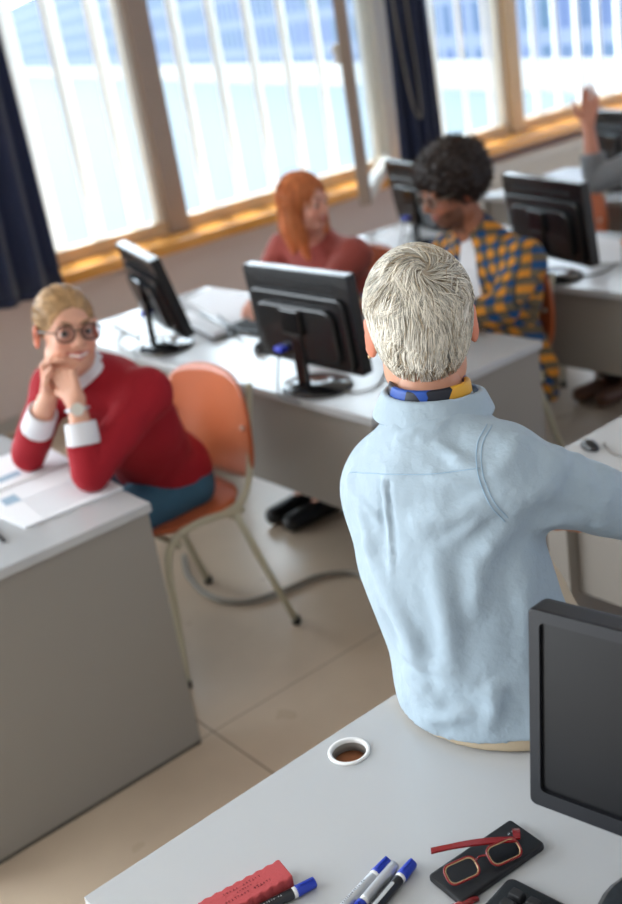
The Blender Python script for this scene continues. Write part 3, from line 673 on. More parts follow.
def sdf_mesh(fn, lo, hi, h):
    """surface nets over blocks near the surface"""
    lo = np.asarray(lo, float); hi = np.asarray(hi, float); B = 8
    nb = np.ceil((hi-lo)/(h*B)).astype(int); g = np.stack(np.meshgrid(*[np.arange(k) for k in nb], indexing='ij'), -1).reshape(-1, 3)
    cen = lo+(g+.5)*B*h; d = np.concatenate([fn(c) for c in np.array_split(cen, max(1, len(cen)//200000))])
    act = g[np.abs(d) < B*h*.95+.012]
    N = nb*B+1; G = np.full(N, 1.0, np.float32)
    for gi, di in zip(g[d < 0], d[d < 0]): s = gi*B; G[s[0]:s[0]+B+1, s[1]:s[1]+B+1, s[2]:s[2]+B+1] = -1
    off = np.stack(np.meshgrid(*[np.arange(B+1)]*3, indexing='ij'), -1).reshape(-1, 3)
    if len(act) == 0: return np.zeros((0, 3)), np.zeros((0, 4), int)
    for ch in np.array_split(act, max(1, len(act)//400)):
        idx = (ch[:, None, :]*B+off[None]).reshape(-1, 3); v = fn(lo+idx*h).astype(np.float32); G[idx[:, 0], idx[:, 1], idx[:, 2]] = v
    S = G < 0
    c = np.zeros(np.array(N)-1, np.int8)
    for i in (0, 1):
        for j in (0, 1):
            for k in (0, 1): c += S[i:N[0]-1+i, j:N[1]-1+j, k:N[2]-1+k]
    cells = np.argwhere((c > 0) & (c < 8)); idm = np.full(c.shape, -1, np.int64); idm[tuple(cells.T)] = np.arange(len(cells))
    acc = np.zeros((len(cells), 3)); cnt = np.zeros(len(cells))
    for ax in range(3):
        o1, o2 = [a for a in range(3) if a != ax]
        for p in (0, 1):
            for q in (0, 1):
                a = cells.copy(); a[:, o1] += p; a[:, o2] += q; b = a.copy(); b[:, ax] += 1
                va = G[tuple(a.T)]; vb = G[tuple(b.T)]; m = (va < 0) != (vb < 0); t = np.where(m, va/(va-vb+1e-12), 0)
                pt = a.astype(float); pt[:, ax] += t; acc[m] += pt[m]; cnt[m] += 1
    V = lo+(acc/cnt[:, None])*h; F = []
    for ax in range(3):
        o1, o2 = [(1, 2), (2, 0), (0, 1)][ax]
        sl = [slice(None)]*3; sl2 = [slice(None)]*3; sl[ax] = slice(0, -1); sl2[ax] = slice(1, None)
        A = S[tuple(sl)]; Bq = S[tuple(sl2)]; e = np.argwhere(A != Bq); e = e[(e[:, o1] > 0) & (e[:, o2] > 0) & (e[:, o1] < N[o1]-1) & (e[:, o2] < N[o2]-1)]
        def cid(d1, d2): x = e.copy(); x[:, o1] += d1; x[:, o2] += d2; return idm[tuple(x.T)]
        q = np.stack([cid(-1, -1), cid(0, -1), cid(0, 0), cid(-1, 0)], 1); fl = ~A[tuple(e.T)]
        q[fl] = q[fl][:, ::-1]; F.append(q[(q >= 0).all(1)])
    return V, np.concatenate(F)
def bounds(pts, m): P = np.array(pts, float); return P.min(0)-m, P.max(0)+m
def sdf_obj(name, patches, m, parent, colfn=None):
    VV, FF, n = [], [], 0
    for fn, lo, hi, h in patches: V, F = sdf_mesh(fn, lo, hi, h); VV.append(V); FF.append(F+n); n += len(V)
    V = np.concatenate(VV); F = np.concatenate(FF)
    o = add_mesh(name, V, F, m, None, True, colfn(V) if colfn else None)
    if parent: o.parent = parent; o.matrix_parent_inverse = Matrix.Translation(parent.location).inverted()
    return o
def adopt(o, parent): o.parent = parent; o.matrix_parent_inverse = Matrix.Translation(parent.location).inverted(); return o
def L3(c): return np.array(lin(c)[:3])
def frame(fwd, up=(0, 0, 1), roll=0.):
    f = nz(fwd); r = nz(np.cross(f, up)); u = np.cross(r, f)
    if roll: r, u = r*math.cos(roll)+u*math.sin(roll), u*math.cos(roll)-r*math.sin(roll)
    return np.stack([r, f, u], 1)          # columns: right, forward, up

# ---- head (local: x right, y forward, z up; origin in the middle of the head, total height .23)
def head_sdf(p, female=True, smile=0.):
    d = ell(p, (0, -.018, .035), (.073, .094, .082))
    d = smin(d, ell(p, (0, .022, -.03), (.058, .066, .082)), .03)
    d = smin(d, ell(p, (0, .052, -.088), (.026 if female else .032, .026, .022)), .03)
    for s in (-1, 1):
        d = smin(d, ell(p, (s*.048, .0, -.07), (.018, .035, .03)), .03)
        d = smin(d, ell(p, (s*.036, .062, -.032), (.022, .02, .022)), .02)
        d = smin(d, ell(p, (s*.03, .082, .03), (.026, .012, .008)), .012)           # brow
        d = smax(d, -ell(p, (s*.031, .100, .008), (.017, .018, .011)), .014)         # eye socket
        d = smin(d, ell(p, (s*.031, .0778, .0112), (.0160, .0122, .0092)), .003); d = smin(d, ell(p, (s*.031, .0765, -.0005), (.0155, .0112, .0062)), .003)   # lids
        ca, sa = math.cos(.42), math.sin(.42)*s; Re = np.array([[ca, sa, 0], [-sa, ca, 0], [0, 0, 1.]]); e = ell(p, (s*.083, -.012, -.006), (.0085, .020, .033), Re); e = smax(e, -ell(p, (s*.090, -.002, -.002), (.006, .012, .020), Re), .004)
        d = smin(d, e, .006)
    d = smin(d, cap(p, (0, .086, .014), (0, .106, -.020), .0065, .0105), .012)       # nose
    for s in (-1, 1): d = smin(d, ell(p, (s*.012, .096, -.026), (.008, .010, .008)), .006)
    w = .023+.009*smile
    for s in (-1, 1):
        d = smin(d, cap(p, (0, .0905, -.052), (s*w, .079-.004*smile, -.055+.007*smile), .0052, .003), .005)
        d = smin(d, cap(p, (0, .0885, -.0625), (s*w, .079-.004*smile, -.057+.007*smile), .0062, .003), .005)
    mo = [cap(p, (0, .0965, -.057), (s*w*.9, .084-.004*smile, -.0562+.006*smile), .0016+.0012*smile, .001) for s in (-1, 1)]
    d = smax(d, -np.minimum(*mo), .003)
    return d
def head_color(p, skin, lips, brow, beard=None, smile=0.):
    c = np.tile(L3(skin), (len(p), 1)); w = .023+.009*smile
    def put(mask, col, k=1.): c[:] = c*(1-k*mask[:, None])+L3(col)*k*mask[:, None]
    blush = np.exp(-((np.abs(p[:, 0])-.038)**2/.0004+(p[:, 2]+.03)**2/.0004))*(p[:, 1] > .03); put(blush, tuple(min(255, v*k) for v, k in zip(skin, (1.05, .82, .8))), .45)
    if beard is not None:
        m = ((p[:, 1] > .015) & (p[:, 2] < -.04) & (p[:, 1] < .1)).astype(float)*(1-np.exp(-np.maximum(0, (-.035-p[:, 2]))/.01)); put(m*.7, beard)
    lp = np.zeros(len(p)); 
    for s in (-1, 1):
        lp = np.maximum(lp, (cap(p, (0, .0925, -.052), (s*w, .081, -.055+.007*smile), .006, .003) < .0) | (cap(p, (0, .0905, -.0625), (s*w, .081, -.057+.007*smile), .007, .003) < .0))
    put(lp*1., lips, .85)
    if smile > .5: put(((np.abs(p[:, 0]) < w*.8) & (np.abs(p[:, 2]+.057-(p[:, 0]/w)**2*.005) < .0035) & (p[:, 1] > .07)).astype(float), (236, 228, 222))
    for s in (-1, 1): put((np.minimum(cap(p, (s*.014, .095, .0260), (s*.034, .088, .0335), .0040, .0036), cap(p, (s*.034, .088, .0335), (s*.050, .074, .029), .0036, .0022)) < 0.0025).astype(float), brow, .85)
    ear = (np.abs(p[:, 0]) > .073) & (p[:, 1] < .03) & (np.abs(p[:, 2]+.008) < .04); put(ear.astype(float), tuple(min(255, v*k) for v, k in zip(skin, (1.03, .78, .72))), .7)
    return c
def add_eyes(par, H, F, gaze=(0, 1, 0)):
    for s in (-1, 1):
        bm = bmesh.new(); bmesh.ops.create_uvsphere(bm, u_segments=20, v_segments=14, radius=.0112)
        me = bpy.data.meshes.new('eye'); bm.to_mesh(me); bm.free(); me.polygons.foreach_set('use_smooth', np.ones(len(me.polygons), bool))
        V = np.array([v.co for v in me.vertices]); g = nz(gaze); c = V@g/.0112
        col = np.where(c[:, None] > .93, L3((12, 10, 10)), np.where(c[:, None] > .80, L3((86, 70, 56)), L3((196, 186, 180))))
        a = me.color_attributes.new('Col', 'FLOAT_COLOR', 'POINT'); c4 = np.ones((len(V), 4), np.float32); c4[:, :3] = col; a.data.foreach_set('color', c4.ravel())
        me.materials.append(M['eye']); o = bpy.data.objects.new('eye', me); C.objects.link(o)
        pos = H+F@np.array([s*.031, .0772, .0060]); o.matrix_world = Matrix.Translation(pos) @ Matrix([list(r) for r in F]).to_4x4()
        bpy.context.view_layer.update(); mw = o.matrix_world.copy(); o.parent = par; o.matrix_parent_inverse = Matrix.Translation(par.location).inverted(); o.matrix_basis = mw
# ---- hand: wrist point, finger direction, palm normal, thumb side vector, curl per joint in radians
def hand_caps(w, f, n, th, curl=(.3, .35, .4, .45), s=1., thumb=.5, spread=.1):
    f = nz(f); n = nz(np.asarray(n, float)-f*(np.dot(n, f))); th = nz(np.cross(n, f)) * (1 if np.dot(np.cross(n, f), th) > 0 else -1); w = np.asarray(w, float); out = []
    base = [(.030, .088, .0088, .070), (.010, .092, .0088, .079), (-.011, .088, .0083, .073), (-.030, .080, .0075, .057)]
    for i, (sx, ly, r, L) in enumerate(base):
        k = w+f*ly*s+th*sx*s; out.append((w+f*.012*s+th*sx*.55*s, k, .013*s, .0105*s))
        d = nz(f+th*(sx*spread*12)); a = k
        for j, q in enumerate((.45, .31, .24)):
            ang = curl[i]*(1., 1.15, .8)[j]; d = nz(d*math.cos(ang)+n*math.sin(ang)); nn = n-d*np.dot(n, d)
            b = a+d*L*q*s; out.append((a, b, r*(1-.08*j)*s, r*(.92-.08*j)*s)); a = b
            n_ = nz(nn) if np.linalg.norm(nn) > .2 else n
            # rotate the bending normal together with the finger
            n2 = n_; 
    a = w+f*.018*s+th*.018*s; d = nz(f*.62+th*.72+n*.25); b = a+d*.040*s; out.append((a, b, .014*s, .0115*s))
    d = nz(f*.85+th*.42*(1-thumb)+n*thumb*.5); c = b+d*.032*s; out.append((b, c, .0105*s, .009*s)); d = nz(d+n*thumb*.4-th*thumb*.2); out.append((c, c+d*.025*s, .009*s, .0075*s))
    return out
def caps_sdf(P, caps, k=.006):
    d = None
    for a, b, ra, rb in caps: e = cap(P, a, b, ra, rb); d = e if d is None else smin(d, e, k)
    return d
# ---- torso built from pelvis, chest and shoulders
class Fig: pass
def torso(P, g, t=0., loose=0.):
    dp = getattr(g, 'dp', 1.)
    d = ell(P, g.pel, (.165*g.w+t, .115*dp+t, .115+t), g.Fp)
    wst = (g.pel*.48+g.chest*.52); Fw = frame(nz(g.Fp[:, 1]+g.Fc[:, 1]), nz(g.chest-g.pel))
    d = smin(d, ell(P, wst, (.135*g.w+t+loose, .098*dp+t+loose, .15), Fw), .08)
    d = smin(d, ell(P, g.chest, (.155*g.w+t+loose*.5, .112*dp+t+loose*.4, .165+t), g.Fc), .07)
    sh = g.shl*.5+g.shr*.5+g.Fc[:, 2]*.015
    d = smin(d, cap(P, g.shl*.86+sh*.14, g.shr*.86+sh*.14, .058+t*.9, .058+t*.9), .06)
    d = smin(d, cap(P, sh-g.Fc[:, 1]*.01, g.neck, .07+t, .052+t*.7), .05)
    return d
def limb(P, a, b, c, r0, r1, r2, t=0): return np.minimum(cap(P, a, b, r0+t, r1+t), cap(P, b, c, r1+t, r2+t))
def halfspace(P, c, n): return (P-np.asarray(c, float))@nz(n)     # positive on the n side
def person(label, loc, g, skin, lips, brow, beard=None, smile=0., female=True, hands=(), res=.0055, eyes=True, head_res=.0035, gaze=(0, 1, 0)):
    t = thing('person', label, 'person', loc)
    def body(P):
        d = torso(P, g, -.014)
        for s, e, w_ in ((g.shl, g.ell, g.wrl), (g.shr, g.elr, g.wrr)):
            d = smin(d, limb(P, s, e, w_, .042, .034, .023), .03)
        for hip, kn, an, toe in g.legs:
            d = smin(d, limb(P, hip, kn, an, .078, .05, .036), .04); d = smin(d, cap(P, an-np.array([0, 0, .03]), toe, .032, .024), .03)
        q = (P-g.head)@g.Fh
        d = smin(d, chain(P, [g.neck-g.Fc[:, 2]*.03, g.head+g.Fh@np.array([0, -.022, -.06])], [.056*g.nk, .050*g.nk], .0), .03)
        return d
    def headf(P):
        hs = getattr(g, 'hs', 1.); q = (P-g.head)@g.Fh/hs; d = head_sdf(q, female, smile)*hs
        d = smin(d, cap(P, g.neck-g.Fc[:, 2]*.03, g.head+g.Fh@np.array([0, -.022, -.06]), .056*g.nk, .050*g.nk), .02)
        return d
    pts = [g.pel, g.chest, g.shl, g.shr, g.ell, g.elr, g.wrl, g.wrr, g.neck]+[p for l in g.legs for p in l]
    lo, hi = bounds(pts, .14); lh, hh = bounds([g.head, g.neck], .0); lh = np.minimum(lh, g.head-.135); hh = np.maximum(hh, g.head+.135); lh -= .01
    patches = [(body, lo, hi, .010), (headf, lh, hh, head_res)]
    for caps, wr, el in hands:
        def hf(P, caps=caps, wr=wr, el=el): return smin(caps_sdf(P, caps, .007), cap(P, wr+nz(el-wr)*.12, wr, .033, .0235), .02)
        l, h_ = bounds([p for c in caps for p in c[:2]]+[wr+nz(el-wr)*.12], .04); patches.append((hf, l, h_, .003))
    def colf(V):
        q = (V-g.head)@g.Fh/getattr(g, 'hs', 1.); c = np.tile(L3(skin), (len(V), 1)); near = np.linalg.norm(q, axis=1) < .15; c[near] = head_color(q[near], skin, lips, brow, beard, smile); return c
    o = sdf_obj('body', patches, 'skin', t, colf)
    if eyes: add_eyes(t, g.head, g.Fh, gaze)
    t_head = g.head; return t
def garment(name, fn, pts, m, parent, res=.007, margin=.12):
    lo, hi = bounds(pts, margin); return sdf_obj(name, [(fn, lo, hi, res)], m, parent)
def folds(P, d, lst):
    for a, b, r, k in lst:
        m_ = (a+b)/2+bk_*r*.25; a_ = a-bk_*r*1.15; b_ = b-bk_*r*1.15; d = smin(d, np.minimum(cap(P, a_, m_, r*.9, r), cap(P, m_, b_, r, r*.9)), k)
    return d
def march(fn, px, py, d0=.8, d1=6.):
    r = ray(px, py); d = d0
    for _ in range(120):
        v = float(fn((CAM+r*d)[None])[0]); d += max(v*.7, .0004)
        if v < .0006 or d > d1: break
    return CAM+r*d
def to_surf(fn, p, n):
    p = np.asarray(p, float); n = nz(n)
    for _ in range(60):
        v = float(fn(p[None])[0]); p = p-n*v*.8
        if abs(v) < .0004: break
    return p
# ---- hair strands: list of (points array, radius root, radius tip, colour)
def strands(name, paths, rads, cols, m, parent):
    """paths (n,k,3): triangular tapered tubes"""
    Pn = np.asarray(paths); n, k, _ = Pn.shape
    T = np.empty_like(Pn); T[:, 1:-1] = Pn[:, 2:]-Pn[:, :-2]; T[:, 0] = Pn[:, 1]-Pn[:, 0]; T[:, -1] = Pn[:, -1]-Pn[:, -2]; T /= np.linalg.norm(T, axis=2, keepdims=True)+1e-9
    ref = np.array([.3, .5, .81]); A = np.cross(T, ref); A /= np.linalg.norm(A, axis=2, keepdims=True)+1e-9; B = np.cross(T, A)
    f = np.linspace(0, 1, k); prof = (1-.75*f**2)*np.minimum(1, .6+f*3)
    R_ = np.asarray(rads)[:, None, None]*prof[None, :, None]
    V = np.stack([Pn+R_*(math.cos(a)*A+math.sin(a)*B) for a in (0, 2*PI/3, 4*PI/3)], 2)   # n,k,3,3
    idx = np.arange(n*k*3).reshape(n, k, 3); F = []
    for j in range(3): F.append(np.stack([idx[:, :-1, j], idx[:, :-1, (j+1) % 3], idx[:, 1:, (j+1) % 3], idx[:, 1:, j]], -1).reshape(-1, 4))
    o = add_mesh(name, V.reshape(-1, 3), np.concatenate(F), m, None, True, np.repeat(np.asarray(cols), k*3, axis=0))
    return adopt(o, parent)
def glasses_on(par, H, F, rim, round_=False, s=1.0, lw=.05, lh=.036, name_label=None):
    e = bpy.data.objects.new('glasses', None); C.objects.link(e); e.location = tuple(H); adopt(e, par); e.matrix_parent_inverse = Matrix.Translation(par.location).inverted()
    M4 = Matrix.Translation(H+F@np.array([0, .099, .006])) @ Matrix([list(r) for r in F]).to_4x4()
    n0 = set(bpy.data.objects); T = glasses(e, s, M4, rim, None, lw, lh, .0021, round_=round_)
    for sd in (-1, 1):
        pts = [T((sd*(lw+.010), 0, .006)), T((sd*.077, -.03, .006)), T((sd*.084, -.09, .003)), T((sd*.082, -.112, -.012))]
        tube('temple_arm', spline(pts, 4), .0018, rim, e)
    for o in set(bpy.data.objects)-n0:
        o.matrix_parent_inverse = Matrix.Translation(H).inverted()
    return e

A_ = np.array
# =================================================================== the grey-haired person in the light blue shirt
g = Fig(); g.w = .86; g.dp = .86; g.nk = .95; g.hs = .95
g.pel = at(498, 680, 1.765); g.Fp = frame((-.42, .90, 0)); g.chest = at(440, 528, 1.725)
g.Fc = frame((-.10, .99, -.05)); g.neck = at(431, 404, 1.685); g.head = at(420, 325, 1.69); g.Fh = frame((-.78, .62, -.10))
g.shl = at(388, 482, 1.78); g.shr = at(503, 474, 1.62)
g.ell = g.shl+A_([-.08, .15, -.21]); g.wrl = g.ell+A_([.02, .22, -.03])
g.elr = at(672, 520, 1.70); g.wrr = at(790, 480, 1.80)
hp = g.Fp@A_([-.085, .03, -.02])+g.pel; hq = g.Fp@A_([.085, .03, -.02])+g.pel
g.legs = [(hp, hp+A_([-.27, .25, .0]), A_([hp[0]-.28, hp[1]+.28, .10]), A_([hp[0]-.36, hp[1]+.42, .035])),
          (hq, hq+A_([-.29, .24, .0]), A_([hq[0]-.30, hq[1]+.28, .10]), A_([hq[0]-.38, hq[1]+.42, .035]))]
print('pel', g.pel, 'chest', g.chest, 'neck', g.neck, 'head', g.head, 'sh', g.shl, g.shr, np.linalg.norm(g.shl-g.shr))
h1 = hand_caps(g.wrl, g.wrl-g.ell, (0, 0, -1), (1, 0, 0)); h2 = hand_caps(g.wrr, g.wrr-g.elr, (0, 0, -1), (0, 1, 0), (.1, .6, .8, .9))
T1 = person('grey-haired person in a light blue shirt sitting on the desk, seen from behind', (-1.10, 1.05, .74), g, (206, 150, 122), (180, 100, 90), (170, 160, 140), hands=((h1, g.wrl, g.ell), (h2, g.wrr, g.elr)), head_res=.003)
g1 = g; bk_ = -nz(FV)                                            # direction back to the camera for laying seams
FOLD_PX = [((440, 560), (456, 672), .014, .022), ((456, 674), (425, 662), .007, .02), ((425, 662), (404, 650), .006, .018), ((458, 676), (480, 692), .007, .02), ((480, 692), (500, 690), .008, .018), ((500, 690), (490, 722), .007, .02),
           ((372, 545), (412, 642), .008, .03), ((352, 480), (372, 545), .007, .02), ((420, 520), (470, 512), .007, .024), ((470, 512), (497, 500), .007, .02), ((504, 528), (478, 565), .008, .025), ((478, 565), (474, 610), .007, .025),
           ((476, 470), (440, 447), .006, .014), ((480, 484), (432, 476), .005, .012), ((486, 496), (446, 524), .006, .014), ((494, 508), (452, 540), .006, .014), ((372, 438), (398, 428), .005, .012), ((455, 412), (424, 440), .005, .012), ((360, 500), (380, 520), .005, .012),
           ((412, 676), (440, 700), .007, .02), ((520, 560), (528, 640), .009, .03), ((400, 610), (420, 655), .008, .025), ((436, 720), (470, 712), .006, .02), ((400, 440), (430, 424), .004, .015)]
SL_PX = [((560, 455), (545, 488), .009, .025), ((545, 488), (516, 502), .008, .025), ((578, 462), (592, 505), .010, .025), ((606, 478), (600, 522), .009, .025), ((520, 440), (500, 470), .006, .02), ((535, 445), (560, 470), .007, .02), ((540, 522), (580, 520), .007, .02)]
def shirt_base(P):
    d = torso(P, g1, .017, .012)
    # loose tail hanging down to the desk
    tail = g1.pel+A_([0, 0, -.05]); d = smin(d, ell(P, tail, (.158, .118, .14), g1.Fp), .05)
    for s, e, w_, r0 in ((g1.shl, g1.ell, g1.wrl, .056), (g1.shr, g1.elr, g1.wrr, .064)):
        a = np.minimum(cap(P, s, e, r0, .045), cap(P, e, w_, .045, .036)); a = np.maximum(a, halfspace(P, w_-nz(w_-e)*.012, w_-e))
        d = smin(d, a, .035)
    return d
FOLDL = [(march(shirt_base, *a), march(shirt_base, *b), r*.95, k*1.0) for a, b, r, k in FOLD_PX+SL_PX]
pl0, pl1, pl2 = march(shirt_base, 384, 484), march(shirt_base, 391, 560), march(shirt_base, 402, 640)
GRV = [(march(shirt_base, 380, 482)+bk_*.001, march(shirt_base, 383, 545)+bk_*.001), (march(shirt_base, 389, 482)+bk_*.001, march(shirt_base, 396, 560)+bk_*.001)]
def shirt(P):
    d = shirt_base(P); d = folds(P, d, FOLDL)
    d = smin(d, np.minimum(cap(P, pl0, pl1, .0055, .004), cap(P, pl1, pl2, .004, .001)), .008)
    for pp, qq in GRV: d = smax(d, -cap(P, pp, qq, .0042, .002), .006)
    d = d-.003*wob(P, 17)*(1-np.exp(-np.maximum(0, 1.22-P[:, 2])/.08))-.0022*wob(P*A_([1, 1, .45]), 48, 3)
    d = smax(d, -(np.linalg.norm((P-g1.neck-g1.Fc[:, 2]*.05)*A_([1, 1, .8]), axis=1)-.062), .006)   # neckline
    hem = .764+.010*np.sin((P[:, 0]+P[:, 1])*9); d = np.maximum(d, hem-P[:, 2])
    return d
lo, hi = bounds([g1.pel, g1.shl, g1.shr, g1.ell, g1.elr, g1.wrr, g1.wrl, g1.neck], .16)
so_ = sdf_obj('shirt', [(shirt, lo, hi, .0045)], 'shirt', T1)
# yoke, armhole and centre seams laid on the cloth
def seam_line(px, r=.0009, n=8, off=.0006):
    pts = spline([march(shirt, *p)+bk_*off for p in px], n); pts = [march(shirt, *project(p))+bk_*off for p in pts]; return pts
def project(p):
    d = np.asarray(p)-CAM; z = d@FV; return 311+FL_*(d@RV)/z, 452-FL_*(d@UV)/z
FL_ = 1104.86
sl = [([(350, 472), (385, 474), (430, 474), (480, 468)], .0006), ([(487, 424), (477, 445), (478, 475), (490, 505), (505, 522)], .0007), ([(492, 425), (482, 446), (483, 475), (494, 502), (508, 518)], .0006)]
lst = [(seam_line(p), r) for p, r in sl]
sm_ = tubes('seam', lst, 'seam', None, 6); sm_.parent = so_; sm_.matrix_parent_inverse = (Matrix.Translation(T1.location) @ so_.matrix_parent_inverse).inverted()
# collar band standing round the neck
def collar_sdf(P):
    q = (P-g1.neck)@g1.Fc; rad = np.hypot(q[:, 0]/1.08, (q[:, 1]-.004)/1.02); z = q[:, 2]-.0-.10*q[:, 1]*0
    R0 = .067-.44*(z-.026)
    d = (np.abs(rad-R0)-.0042)*.85-.0015*wob(P, 30)
    top = z-(.026-.16*np.maximum(q[:, 1], 0)); bot = -(z+.014)
    return smax(smax(d, top, .004), bot, .004)
garment('collar', collar_sdf, [g1.neck], 'shirt', T1, .0032, .12)
def scarf_sdf(P):
    q = (P-g1.neck)@g1.Fc; rad = np.hypot(q[:, 0]/1.06, q[:, 1]); z = q[:, 2]
    d = np.abs(rad-(.0590-.10*z))-.0045; return smax(smax(d, z-(.040-.1*np.maximum(q[:, 1], 0)), .004), -(z-.0), .004)
sc1 = garment('scarf', scarf_sdf, [g1.neck], 'scarf', T1, .003, .11); sc1['label'] = 'blue, yellow and black scarf under the collar'
# trousers
def trousers(g, t=.014, r=(.09, .064, .052), top=None):
    def f(P):
        d = ell(P, g.pel, (.165*g.w+t-.004, .115+t-.002, .115+t-.004), g.Fp)
        for hip, kn, an, toe in g.legs: d = smin(d, limb(P, hip, kn, an, *r, t), .04)
        d = d-.003*wob(P, 22)
        for hip, kn, an, toe in g.legs: pass
        d = np.maximum(d, .06-P[:, 2])
        if top is not None: d = np.maximum(d, P[:, 2]-top)
        return d
    return f
garment('trousers', (lambda P: np.maximum(smin(trousers(g1, .006)(P), ell(P, g1.pel-A_([0, 0, .045]), (.152, .112, .10), g1.Fp), .04), np.where((P[:, 0] > -1.235) , .7415-P[:, 2], -1))), [g1.pel]+[p for l in g1.legs for p in l], 'beige', T1, .008, .15)
def shoes(g, m, par):
    for hip, kn, an, toe in g.legs:
        d_ = nz((toe-an)*A_([1, 1, 0]))
        def f(P, an=an, toe=toe, d_=d_):
            heel = A_([an[0], an[1], .045])-d_*.03; tip = heel+d_*.21; d = smin(cap(P, heel, tip-A_([0, 0, .008]), .042, .036), cap(P, heel+d_*.02+A_([0, 0, .0]), A_([an[0], an[1], .10]), .042, .046), .03)
            return smax(d, .006-P[:, 2], .006)
        garment('shoe', f, [A_([an[0], an[1], .05]), A_([an[0], an[1], .05])+d_*.2], m, par, .006, .08)
shoes(g1, 'brown_leather', T1)
# ear stud
es = g1.head+g1.Fh@A_([-.083, -.004, -.036]); V, F = tube_np([es-g1.Fh[:, 1]*.003, es+g1.Fh[:, 1]*.003], .003, 8); adopt(add_mesh('ear_stud', V, F, 'gold'), T1)
# short layered grey hair: cap of thick tapered strands turning round the crown
def hair_short(T, g, n, colfn, L0=.045, cen=(0, -.020, .036), rr=(.0775, .0985, .0865), crown=(.13, -.70, .70), line=None, rad=.0011, seg=7, swirl=1.1, lift=.010, name='hair', under=(176, 164, 146)):
    cen = A_(cen); rr = A_(rr); cr = nz(crown); rl = rr*A_([.96, 1, 1.42])
    u = rng.normal(size=(n*3, 3)); u /= np.linalg.norm(u, axis=1, keepdims=True); p = cen+u*np.where(u[:, 2:3] < 0, rl, rr); keep = line(p); u = u[keep][:n]; n = len(u)
    paths = np.empty((n, seg, 3)); cur = u.copy(); Ls = L0*(.7+.6*rng.random(n))*np.clip(.85+.75*u[:, 2], .35, 1.3); sw = swirl*np.clip(1.2-1.4*np.arccos(np.clip(u@cr, -1, 1)), .0, 1.2)
    cl = rng.normal(size=(320, 3)); cl /= np.linalg.norm(cl, axis=1, keepdims=True); ci = np.argmax(u@cl.T, 1); cj = rng.normal(size=(320, 3))*.42; jit = cj[ci]+rng.normal(size=(n, 3))*.12; hs = getattr(g, 'hs', 1.)
    for j in range(seg):
        f = j/(seg-1); pos = cen+cur*(np.where(cur[:, 2:3] < 0, rl, rr)+lift*math.sin(min(f*2.4, 2.6))+.001); paths[:, j] = pos
        away = cur*(cur@cr)[:, None]-cr; away /= np.linalg.norm(away, axis=1, keepdims=True)+1e-6
        tw = np.cross(cr, cur); tw /= np.linalg.norm(tw, axis=1, keepdims=True)+1e-6
        down = A_([0, .0, -1.])-cur*(-cur[:, 2:3]); dr = away*.9+tw*sw[:, None]*(1-f)+down*.35+jit+(cl[ci]-cur)*.9*f; dr -= cur*np.sum(dr*cur, 1, keepdims=True); dr /= np.linalg.norm(dr, axis=1, keepdims=True)+1e-9
        cur = cur+dr*(Ls/(seg-1)/.087)[:, None]; cur /= np.linalg.norm(cur, axis=1, keepdims=True)
    W = g.head+(paths*hs)@g.Fh.T
    cols = colfn(n, u); rads = rad*(.6+.8*rng.random(n))
    # scalp shell underneath
    def shell(P):
        q = (P-g.head)@g.Fh/hs; d = np.where(q[:, 2] < cen[2], ell(q, cen, rl-.001), ell(q, cen, rr-.001)); k = line_sdf(q); return smax(d, k, .01)*hs
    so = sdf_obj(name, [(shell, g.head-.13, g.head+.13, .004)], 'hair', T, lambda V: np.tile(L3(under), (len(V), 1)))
    st = strands('hair_strands', W, rads, cols, 'hair', T); st.parent = so; st.matrix_parent_inverse = so.matrix_world.inverted() if False else Matrix.Translation(T.location).inverted()
    st.matrix_parent_inverse = (Matrix.Translation(T.location) @ so.matrix_parent_inverse).inverted()
    return so
def line_sdf(q):
    # keep the nape, sides above the ears and front hairline
    y, z = q[:, 1], q[:, 2]; zz = np.where(y < -.01, -.112+.9*np.abs(q[:, 0])**1.5+.35*np.maximum(0, y+.06), np.where(y < .045, .018+(y+.01)*.5, .05)); zz = np.where((y >= -.03) & (y < -.01), -.04+(y+.03)*2.9, zz)
    return zz-z
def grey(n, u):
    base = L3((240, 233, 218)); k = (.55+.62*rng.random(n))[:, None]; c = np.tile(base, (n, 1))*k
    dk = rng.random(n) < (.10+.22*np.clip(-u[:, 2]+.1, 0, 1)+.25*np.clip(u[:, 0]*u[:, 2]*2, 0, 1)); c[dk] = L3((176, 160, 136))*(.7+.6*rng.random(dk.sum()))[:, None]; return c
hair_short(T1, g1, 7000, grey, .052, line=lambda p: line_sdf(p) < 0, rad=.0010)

# =================================================================== helpers for the seated students
def top_sdf(g, t, loose, r, cuffs, hem, neck_r=.066, wobs=.003, sleeve_mid=None):
    def f(P):
        d = torso(P, g, t, loose); d = smin(d, ell(P, g.pel+g.Fp[:, 2]*.03, (.155*g.w+t+loose, .112+t+loose, .12), g.Fp), .05)
        for (s, e, w_), cf in zip(((g.shl, g.ell, g.wrl), (g.shr, g.elr, g.wrr)), cuffs):
            end = e+(w_-e)*cf
            lo_ = np.maximum(cap(P, e, end, r[1], r[2]), halfspace(P, end-nz(w_-e)*.004, w_-e)) if cf > 0 else 9.; up_ = cap(P, s, e if cf > 0 else s+(e-s)*.35, r[0], r[1]); d = smin(d, np.minimum(up_, lo_), .035)
        d = d-wobs*wob(P, 20)-wobs*.5*wob(P, 47, 2)
        d = smax(d, -(np.linalg.norm((P-g.neck-g.Fc[:, 2]*.045-g.Fc[:, 1]*.012)*A_([1, 1, .8]), axis=1)-neck_r), .006)
        c = g.pel+(g.chest-g.pel)*hem
        return smax(d, -halfspace(P, c, g.chest-g.pel), .006)
    return f
def pts_of(g): return [g.pel, g.chest, g.shl, g.shr, g.ell, g.elr, g.wrl, g.wrr, g.neck]
